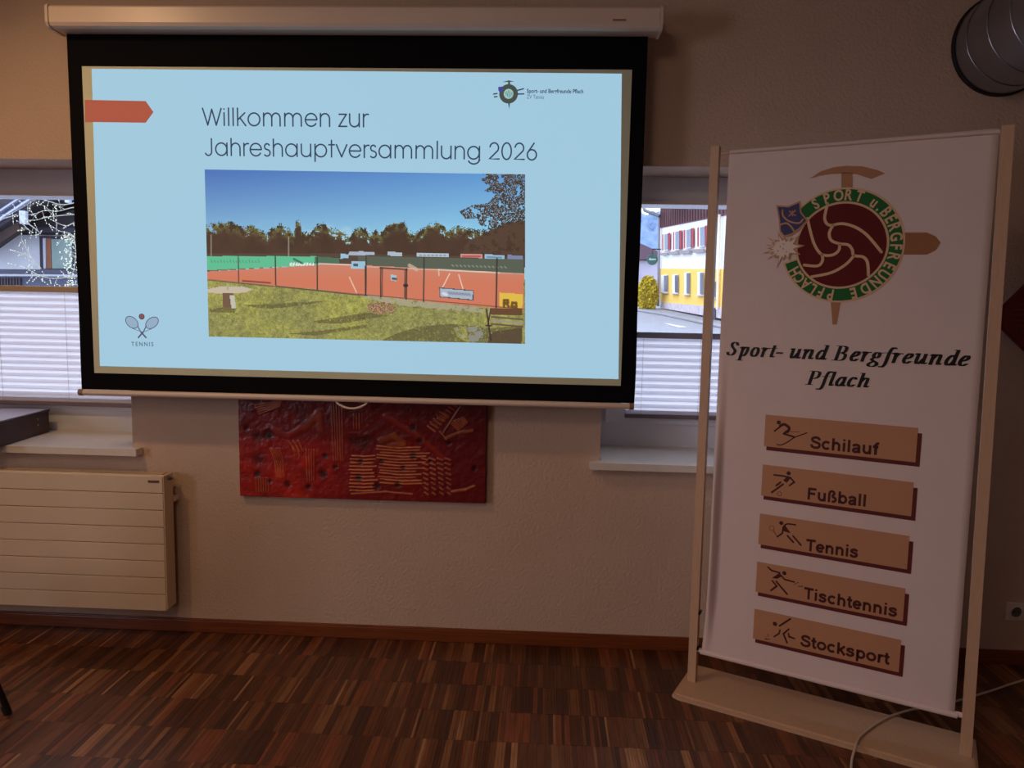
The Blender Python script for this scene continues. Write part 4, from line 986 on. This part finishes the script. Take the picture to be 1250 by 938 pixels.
ch = empty('chair', (-2.22, -.86, 0)); tag(ch, 'chair at the left edge of which only a dark metal leg foot shows', 'chair')
def chair_leg(fx_, fy, tx, ty):
    b = MB().tube([(fx_, fy, .012), (tx, ty, .44)], .011, 12); o = b.build('leg', m_chrome if 0 else m_dark, ch, smooth=True)
    d_ = Vector((tx - fx_, ty - fy, .43)).normalized(); p_ = Vector((fx_, fy, .0))
    MB().tube([p_, p_ + d_ * .035], .014, 12).build('foot_cap', mat('cap_black', (14, 12, 12), .35), o, smooth=True)
chair_leg(.325, .145, .19, .12); chair_leg(-.30, .145, -.20, .12); chair_leg(.29, -.30, .19, -.24); chair_leg(-.30, -.30, -.20, -.24)
MB().box(-.22, .2, -.25, .16, .44, .475, .012).build('seat', m_box, ch)
MB().box(-.2, .18, -.27, -.25, .62, .86, .008).build('backrest', m_box, ch)
for xx in (-.17, .15): MB().tube([(xx, -.24, .44), (xx, -.265, .84)], .010, 10).build('back_post', m_dark, ch, smooth=True)

# ------------------------------------------------------------------ outside
m_asph = mat('asphalt', (142, 141, 150), .85, var=.06, vscale=1.5)
SLP = .052
def gz(Y): return -.45 + SLP * Y
def gp(px, py):
    d = ray(px, py); t = (gz(0) - CAM.z + SLP * CAM.y) / (d.z - SLP * d.y); return CAM + d * t
struct(mesh_obj('ground', [(-80, WT + .05, gz(WT)), (90, WT + .05, gz(WT)), (90, 260, gz(260)), (-80, 260, gz(260))], [(0, 1, 2, 3)], m_asph))
gr = [gp(*p) for p in ((776, 368), (812, 372), (812, 377.5), (776, 376))]
ds = MB(); ds.prism([gp(*p) + Vector((0, 0, .01)) for p in ((811, 395.5), (817, 396), (838, 400), (830, 400.5))], (0, 0, .006))
tag(ds.build('road_marking', mat('road_paint', (225, 225, 230), .7), origin=gp(825, 398)), 'white dash painted on the road outside the right window', 'road marking')
ks = MB(); A_ = [(776, 379), (806, 383.5), (842, 391), (880, 399)]
Bb_ = [(776, 380), (806, 384.7), (842, 392.5), (880, 401)]
for k in range(3): ks.prism([gp(*p) + Vector((0, 0, .02)) for p in (A_[k], A_[k + 1], Bb_[k + 1], Bb_[k])], (0, 0, .06))
struct(ks.build('trim_1', mat('kerb_stone', (150, 148, 155), .8), origin=gp(806, 384)))

# --- yellow and white house across the road
YA = 37.0; A0 = at(806, 376, YA); dF = -(ray(550, 328).normalized())
fn_ = dF.cross(Vector((0, 0, 1))).normalized()
if fn_.x > 0: fn_ = -fn_          # outward normal faces the road (left)
def FP(px, py, off=0.0):
    d = ray(px, py); P0 = A0 + fn_ * off; t = (P0 - CAM).dot(fn_) / d.dot(fn_); return CAM + d * t
hs = empty('house', (A0.x, A0.y, A0.z)); tag(hs, 'white and yellow house with red shutters across the road outside the right window', 'house'); OH = A0.copy()
mW = mat('render_white', (232, 230, 232), .9, var=.02); mY = mat('render_yellow', (238, 196, 96), .9, var=.03); mPl = mat('plinth_stone', (196, 184, 190), .9, var=.2, vscale=6)
mBr = mat('brown_boarding', (104, 64, 70), .8, var=.15, vscale=2, stretch=(6, 6, .5)); mSh = mat('shutter_red', (178, 60, 72), .6); mPane = mat('far_pane', (150, 155, 175), .15)
def fq(c, off): return [FP(*p, off) for p in c]
def wallpart(name, c, mt, off=0.0, depth=-6.0): return MB().prism(fq(c, off), fn_ * depth).build(name, mt, hs, origin=OH)
XE = 930
def top(x, a, b, xa=806, xb=864): return a + (b - a) * (x - xa) / (xb - xa)
wallpart('gable_boarding', ((806, 225), (XE, 165), (XE, 254), (806, 278.5)), mBr)
wallpart('upper_wall', ((806, 278.5), (XE, 252), (XE, 329), (806, 328)), mW, -.05)
wallpart('lower_wall', ((806, 328), (XE, 329), (XE, 379.5), (806, 369)), mY)
wallpart('plinth', ((806, 369), (XE, 379.5), (XE, 398), (806, 376)), mPl, .05)
bpn = MB()
for k in range(26):      # boarding joints
    x_ = 807 + k * 2.2 + k * k * .04; bpn.prism(fq(((x_, 240), (x_ + .25, 240), (x_ + .25, top(x_, 278, 265.5)), (x_, top(x_, 278, 265.5))), .01), fn_ * .04)
bpn.build('cover_strips', mat('board_dark', (84, 50, 58), .8), hs, origin=OH)['kind'] = 'stuff'
K = 4.94
for (a, b_, t0, t1) in ((168, 213, 278, 375), (233, 283, 264, 372), (298, 355, 252, 362), (380, 440, 237, 352)):
    L_, Rr_, T_, Bo = 775 + a / K, 775 + b_ / K, 230 + t0 / K, 230 + t1 / K; w_ = (Rr_ - L_); dl = -.22 * w_
    def qd(x0, x1, t_, bo, off, dep, nm, mt_, par): 
        return MB().prism(fq(((x0, t_ - .22 * (x0 - L_) + .0), (x1, t_ - .22 * (x1 - L_)), (x1, bo - .12 * (x1 - L_)), (x0, bo - .12 * (x0 - L_))), off), fn_ * dep).build(nm, mt_, par, origin=OH)
    wf = qd(L_ + w_ * .22, Rr_ - w_ * .22, T_ - .5, Bo + .8, .02, .05, 'window', mW, hs)
    qd(L_ + w_ * .27, L_ + w_ * .48, T_ + .6, Bo - .5, .06, .03, 'pane', mPane, wf); qd(L_ + w_ * .53, Rr_ - w_ * .27, T_ + .6, Bo - .5, .06, .03, 'pane', mPane, wf)
    qd(L_, L_ + w_ * .23, T_, Bo, .02, .03, 'shutter', mSh, wf); qd(Rr_ - w_ * .23, Rr_, T_, Bo, .02, .03, 'shutter', mSh, wf)
for (a, b_, t0, t1) in ((163, 205, 390, 404), (214, 270, 383, 400), (280, 341, 375, 397), (360, 425, 368, 390)):
    L_, Rr_, T_, Bo = 775 + a / K, 775 + b_ / K, 230 + t0 / K, 230 + t1 / K
    MB().prism(fq(((L_, T_), (Rr_, T_ - .6), (Rr_, Bo - .6), (L_, Bo)), .02), fn_ * .10).build('flower_box', mat('flower_box', (150, 140, 140), .8), hs, origin=OH)
for (a, b_, t0, t1) in ((163, 200, 523, 627), (230, 264, 521, 632), (302, 333, 508, 638), (382, 416, 506, 643), (478, 490, 560, 660)):
    L_, Rr_, T_, Bo = 775 + a / K, 775 + b_ / K, 230 + t0 / K, 230 + t1 / K; w_ = Rr_ - L_
    wf = MB().prism(fq(((L_, T_), (Rr_, T_ - .3), (Rr_, Bo + .5), (L_, Bo)), .02), fn_ * .04).build('window', mat('reveal_white', (222, 222, 232), .8), hs, origin=OH)
    MB().prism(fq(((L_ + w_ * .42, T_ + .8), (Rr_ - .6, T_ + .6), (Rr_ - .6, Bo - .4), (L_ + w_ * .42, Bo - .8)), .06), fn_ * .03).build('pane', mat('far_pane_dark', (104, 104, 126), .2), wf, origin=OH)
    MB().prism(fq(((L_ - .5, Bo), (Rr_ + .5, Bo + .5), (Rr_ + .5, Bo + 1.6), (L_ - .5, Bo + 1)), .02), fn_ * .15).build('sill', mPl, wf, origin=OH)
MB().tube([FP(804.8, 262, .1), FP(803.5, 374, .1)], .07, 8).build('downpipe', mat('zinc', (130, 125, 135), .5), hs, origin=OH)
MB().tube([FP(878.5, 262, .1), FP(875.5, 378, .1)], .06, 8).build('downpipe', mat('cream_pipe', (232, 215, 190), .5), hs, origin=OH)
MB().prism(fq(((871, 376), (874, 376.5), (874, 390), (871, 389)), .06), fn_ * .04).build('cellar_opening', mat('far_dark', (70, 62, 76), .6), hs, origin=OH)
e0 = FP(806, 236, 0)
rf = MB(); rf.prism([FP(795, 246, 1.2), FP(XE, 168, 1.2), FP(XE, 160, 1.2), FP(795, 243.5, 1.2)], fn_ * -9); rf.build('roof', mat('roof_underside', (104, 92, 104), .8), hs, origin=OH)
MB().tube([at(785, 252, YA + 1), at(787, 257, YA + .6), at(797, 261, YA + .3), at(805, 264, YA)], .09, 8).build('gutter_pipe', mat('zinc_dark', (96, 96, 108), .5), hs, smooth=True, origin=OH)
MB().prism([at(784, 252, YA + 1.5), at(791, 246, YA + 1.2), at(812, 240, YA), at(812, 237, YA), at(784, 249, YA + 1.5)], (0, 1.5, 0)).build('eave', mat('eave_grey', (110, 104, 116), .8), hs, origin=OH)

# round green sign, behind house, forsythia, hill
sg = empty('hanging_sign', at(796.3, 317, 35)); tag(sg, 'round dark green sign hanging before the far house', 'sign'); OS = sg.location.copy()
r_ = (at(803, 317, 35) - at(796.3, 317, 35)).length
MB().tube([OS + Vector((0, -.06, 0)), OS + Vector((0, .06, 0))], r_, 28).build('sign_disc', mat('sign_green', (48, 92, 84), .5), sg, origin=OS)
wq = Ink(); wq.stroke(smooth_path([(-.62, -.05), (-.45, .22), (-.35, -.12), (-.15, .12), (.0, -.1), (.15, .14), (.3, -.08), (.45, .1), (.62, -.02)], 4), .12)
wq.xf(lambda x_, y_: (x_ * r_, y_ * r_)); wq.lay('lettering', mat('sign_white', (210, 225, 220), .6), sg, lambda x_, z_: (x_, -.066, z_))
MB().tube([OS + Vector((0, 0, r_)), OS + Vector((0, 0, r_ + .25)), OS + Vector((.42, .1, r_ + .25))], .03, 6).build('bracket', m_dark, sg, origin=OS)
h2 = empty('far_house', at(785, 362, 52)); tag(h2, 'low house with a brown gable roof beyond the round green sign', 'house'); O2 = h2.location.copy()
MB().prism([at(p, q_, 52) for p, q_ in ((740, 375), (806, 375), (806, 318), (740, 318))], (0, 8, 0)).build('wall', mat('far_wall', (178, 172, 188), .9, var=.06, vscale=2), h2, origin=O2)
MB().prism([at(p, q_, 51.5) for p, q_ in ((738, 319), (806, 316), (806, 308), (779, 296), (760, 290), (738, 300))], (0, 9, 0)).build('roof', mat('far_roof', (92, 70, 82), .8), h2, origin=O2)
MB().prism([at(p, q_, 51) for p, q_ in ((772, 326), (776, 326), (776, 345), (772, 345))], (0, .5, 0)).build('window', mPane, h2, origin=O2)
def leafy(name, c, r, n, size, mt_, parent):
    vv = []; ff = []; q = random.Random(2)
    for _ in range(n):
        th = q.uniform(0, 2 * PI); ph_ = math.acos(q.uniform(-1, 1)); rr_ = q.uniform(.55, 1.0)
        p = Vector((c[0] + r[0] * rr_ * math.sin(ph_) * math.cos(th), c[1] + r[1] * rr_ * math.sin(ph_) * math.sin(th), c[2] + r[2] * rr_ * math.cos(ph_)))
        a = Vector((q.uniform(-1, 1), q.uniform(-1, 1), q.uniform(-1, 1))).normalized(); b_ = a.orthogonal().normalized(); c2 = a.cross(b_); s_ = size * q.uniform(.6, 1.2); k = len(vv)
        vv += [p + b_ * s_, p + c2 * s_, p - b_ * s_, p - c2 * s_ * .6]; ff.append((k, k + 1, k + 2, k + 3))
    return mesh_obj(name, vv, ff, mt_, parent)
fb = empty('forsythia_bush', gp(790, 377)); fo = fb.location; tag(fb, 'yellow flowering bush beside the road outside the right window', 'bush')
hh_ = (at(790, 336, fo.y).z - fo.z); ww_ = abs(at(803, 360, fo.y).x - at(777, 360, fo.y).x) / 2
o = leafy('blossom', (0, 0, hh_ * .40), (ww_, ww_, hh_ * .60), 3400, .085, mat('forsythia_yellow', (196, 172, 44), .8, var=.25, vscale=3), fb); o['kind'] = 'stuff'
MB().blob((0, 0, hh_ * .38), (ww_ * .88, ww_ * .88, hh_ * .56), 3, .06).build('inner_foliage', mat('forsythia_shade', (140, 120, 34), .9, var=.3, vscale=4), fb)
bt = MB()
for k in range(9): a = k * .7; bt.tube([(math.cos(a) * .1, math.sin(a) * .1, 0), (math.cos(a) * ww_ * .6, math.sin(a) * ww_ * .5, hh_ * .5)], .03, 5)
bt.build('stem', mat('bush_bark', (96, 80, 70), .9), fb)
def hill(name, x0, x1, Y, zf, mt_, seed, label, depth=120):
    q = np.random.RandomState(seed); n, md = 120, 24; v = []; f = []
    for j in range(md + 1):
        for i in range(n + 1):
            x_ = x0 + (x1 - x0) * i / n; t = j / md; z_ = zf(x_) * math.sin(t * PI / 2) * (1 + .03 * q.randn()) + gz(Y) - 2
            v.append((x_, Y + depth * t, z_))
    for j in range(md):
        for i in range(n): a = j * (n + 1) + i; f.append((a, a + 1, a + n + 2, a + n + 1))
    return struct(mesh_obj(name, v, f, mt_, smooth=False))
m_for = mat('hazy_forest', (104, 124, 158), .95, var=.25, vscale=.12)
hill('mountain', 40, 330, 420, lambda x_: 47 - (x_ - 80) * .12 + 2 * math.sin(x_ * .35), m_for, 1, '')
hill('hillside', -230, 0, 110, lambda x_: 55 + 10 * math.sin(x_ * .05), mat('green_slope', (112, 128, 112), .95, var=.35, vscale=.35), 2, '')

# --- neighbour's chalet outside the left window
YH = 9.0
def LP(px, py, Y=YH): return at(px, py, Y)
cl = empty('chalet', LP(40, 420)); tag(cl, 'white-walled chalet with dark timber gable outside the left window', 'house'); OC = cl.location.copy()
mDk = mat('dark_timber', (46, 40, 50), .8, var=.2, vscale=4); mDk2 = mat('timber_brown', (60, 44, 42), .8, var=.2, vscale=5); mBl = mat('balcony_blue', (54, 56, 74), .8, var=.12, vscale=3); mLW = mat('chalet_white', (226, 228, 240), .9, var=.02)
def lq(name, pts, mt_, Y, dep, par=None): return MB().prism([LP(p, q_, Y) for p, q_ in pts], (0, dep, 0)).build(name, mt_, par or cl, origin=OC)
lq('wall', ((-260, 280), (320, 286), (320, 460), (-260, 450)), mLW, 9.0, 5)
lq('gable_timber', ((-260, 285.5), (320, 287), (320, 300 - 40), (240, 205), (100, 200), (20, 268), (-40, 300), (-260, 300)), mDk, 8.9, .12)
lq('roof', ((-75, 306), (-55, 300), (100, 192), (180, 190), (330, 290), (330, 284), (180, 178), (100, 178), (-80, 300)), mDk, 8.1, 5.5)
def vb(a, b_, rgb, Y, nm): lq('verge_board', ((-70, b_ + 46), (104, b_ - 69), (104, a - 69), (-70, a + 46)), mat(nm, rgb, .7), Y, .06)
vb(256, 258.6, (150, 158, 184), 7.88, 'verge_light'); vb(258.6, 265.5, (72, 74, 94), 7.94, 'verge_slate'); vb(265.5, 268.3, (160, 166, 190), 7.90, 'verge_pale'); vb(268.3, 277, (50, 46, 58), 7.98, 'verge_dark')
lq('purlin', ((-40, 322), (-38, 306), (22, 271), (24, 281)), mDk2, 8.2, .12)
for a in ((23, 31, 257, 274), (78, 84.5, 236, 248)): lq('rafter_end', ((a[0], a[2]), (a[1], a[2] + .5), (a[1], a[3]), (a[0] + 1, a[3] - 1)), mat('rafter_white', (170, 176, 200), .7), 7.86, .06)
lq('cross_beam', ((20, 283.5), (320, 287), (320, 282), (20, 277)), mat('beam_blue', (50, 50, 66), .8), 8.8, .12)
wf = lq('window', ((48, 288), (110, 289), (110, 329), (49, 329)), mat('frame_dark', (58, 52, 72), .7), 8.93, .08)
lq('pane', ((62.5, 292), (88, 292.5), (88, 328), (63.5, 328)), mat('green_curtain', (124, 146, 146), .3, var=.15, vscale=4), 8.88, .02, wf)
lq('casing', ((52, 291), (55.5, 291), (56, 328), (53, 328)), mat('casing_white', (185, 188, 205), .6), 8.88, .05, wf)
lq('casing', ((56, 291), (61.5, 291), (62.5, 328), (57, 328)), mat('casing_brown', (140, 84, 62), .6), 8.87, .05, wf)
lq('casing', ((88.5, 292), (92, 292), (92, 328), (88.5, 328)), mat('casing_dark', (50, 46, 60), .6), 8.86, .05, wf)
lq('balcony_rail', ((-200, 327), (300, 331), (300, 336.5), (-200, 333)), mBl, 7.9, .1)
lq('balcony_front', ((-200, 336), (300, 339), (300, 420), (-200, 420)), mat('balcony_panel', (68, 72, 94), .8, var=.08), 8.0, .05)
for k in range(60): 
    x_ = -190 + k * 3.6
    if x_ < 24: lq('baluster', ((x_, 339.5), (x_ + 2.2, 339.5), (x_ + 2.2, 354), (x_, 354)), mDk, 7.96, .03)

# budding tree before the chalet
tr = empty('budding_tree', (at(140, 400, 5).x, 5.0, gz(5.0))); tag(tr, 'bare tree with pale buds in front of the chalet outside the left window', 'tree'); OT = tr.location.copy()
m_bark = mat('branch_bark', (150, 148, 140), .9, var=.2); m_bud = mat('pale_bud', (212, 212, 186), .8, var=.15, vscale=20)
br = MB(); buds = MB(); q = random.Random(9)
tk = [OT, at(142, 480, 5), at(138, 400, 5), at(135, 330, 5), at(130, 270, 5), at(128, 225, 5)]
MB().tube(tk, .05, 8, rads=[.08, .06, .05, .04, .028, .016]).build('trunk', m_bark, tr, smooth=True, origin=OT)
mains = [[(134, 250), (92, 253), (70, 258), (55, 257), (40, 262), (25, 262)], [(134, 262), (90, 262), (60, 265), (42, 269), (30, 268)], [(132, 240), (95, 247), (75, 250), (60, 246), (45, 243), (30, 252), (12, 262)], [(134, 280), (95, 272), (80, 276), (62, 268)],
         [(134, 300), (100, 296), (85, 285), (72, 282), (60, 274)], [(136, 330), (98, 320), (92, 300), (84, 290), (76, 292)], [(136, 345), (95, 338), (70, 340), (52, 338), (36, 330), (25, 325)], [(138, 360), (96, 348), (80, 350), (62, 352)],
         [(134, 290), (98, 300), (90, 330), (82, 345)], [(50, 328), (40, 318), (30, 300), (26, 292)], [(45, 322), (32, 312), (22, 308)], [(100, 235), (84, 240), (66, 236)], [(24, 268), (32, 278), (40, 284)], [(30, 270), (44, 280), (50, 286)], [(20, 262), (8, 266), (-6, 270)]]
for Mn in mains:
    dY = q.uniform(-.4, .3); P = smooth_path([tuple(at(x_, y_, 5 + dY * min(1, abs(136 - x_) / 60))) for x_, y_ in Mn], 4); n_ = len(P)
    br.tube(P, .006, 5, rads=[.0075 * (1 - .75 * k / n_) for k in range(n_)])
    for k in range(2, n_):
        if q.random() < .75:
            d_ = Vector((q.uniform(-1, .3), q.uniform(-.5, .5), q.uniform(-1, 1))).normalized() * q.uniform(.04, .16); e_ = Vector(P[k]) + d_
            br.tube([P[k], Vector(P[k]) + d_ * .5 + Vector((0, 0, .01)), e_], .002, 4, rads=[.003, .0022, .0015])
            for s_ in (.45, .75, 1.0):
                if q.random() < .7: buds.blob(Vector(P[k]) + d_ * s_, (.006, .006, .007), 1)
        if q.random() < .5: buds.blob(P[k], (.006, .006, .006), 1)
for _ in range(150):
    p_ = at(q.gauss(88, 8), q.uniform(285, 352), 5 + q.uniform(-.3, .3)); buds.blob(p_, (.008, .008, .008), 1)
br.build('branch', m_bark, tr, origin=OT); o = buds.build('bud', m_bud, tr, origin=OT); o['kind'] = 'stuff'
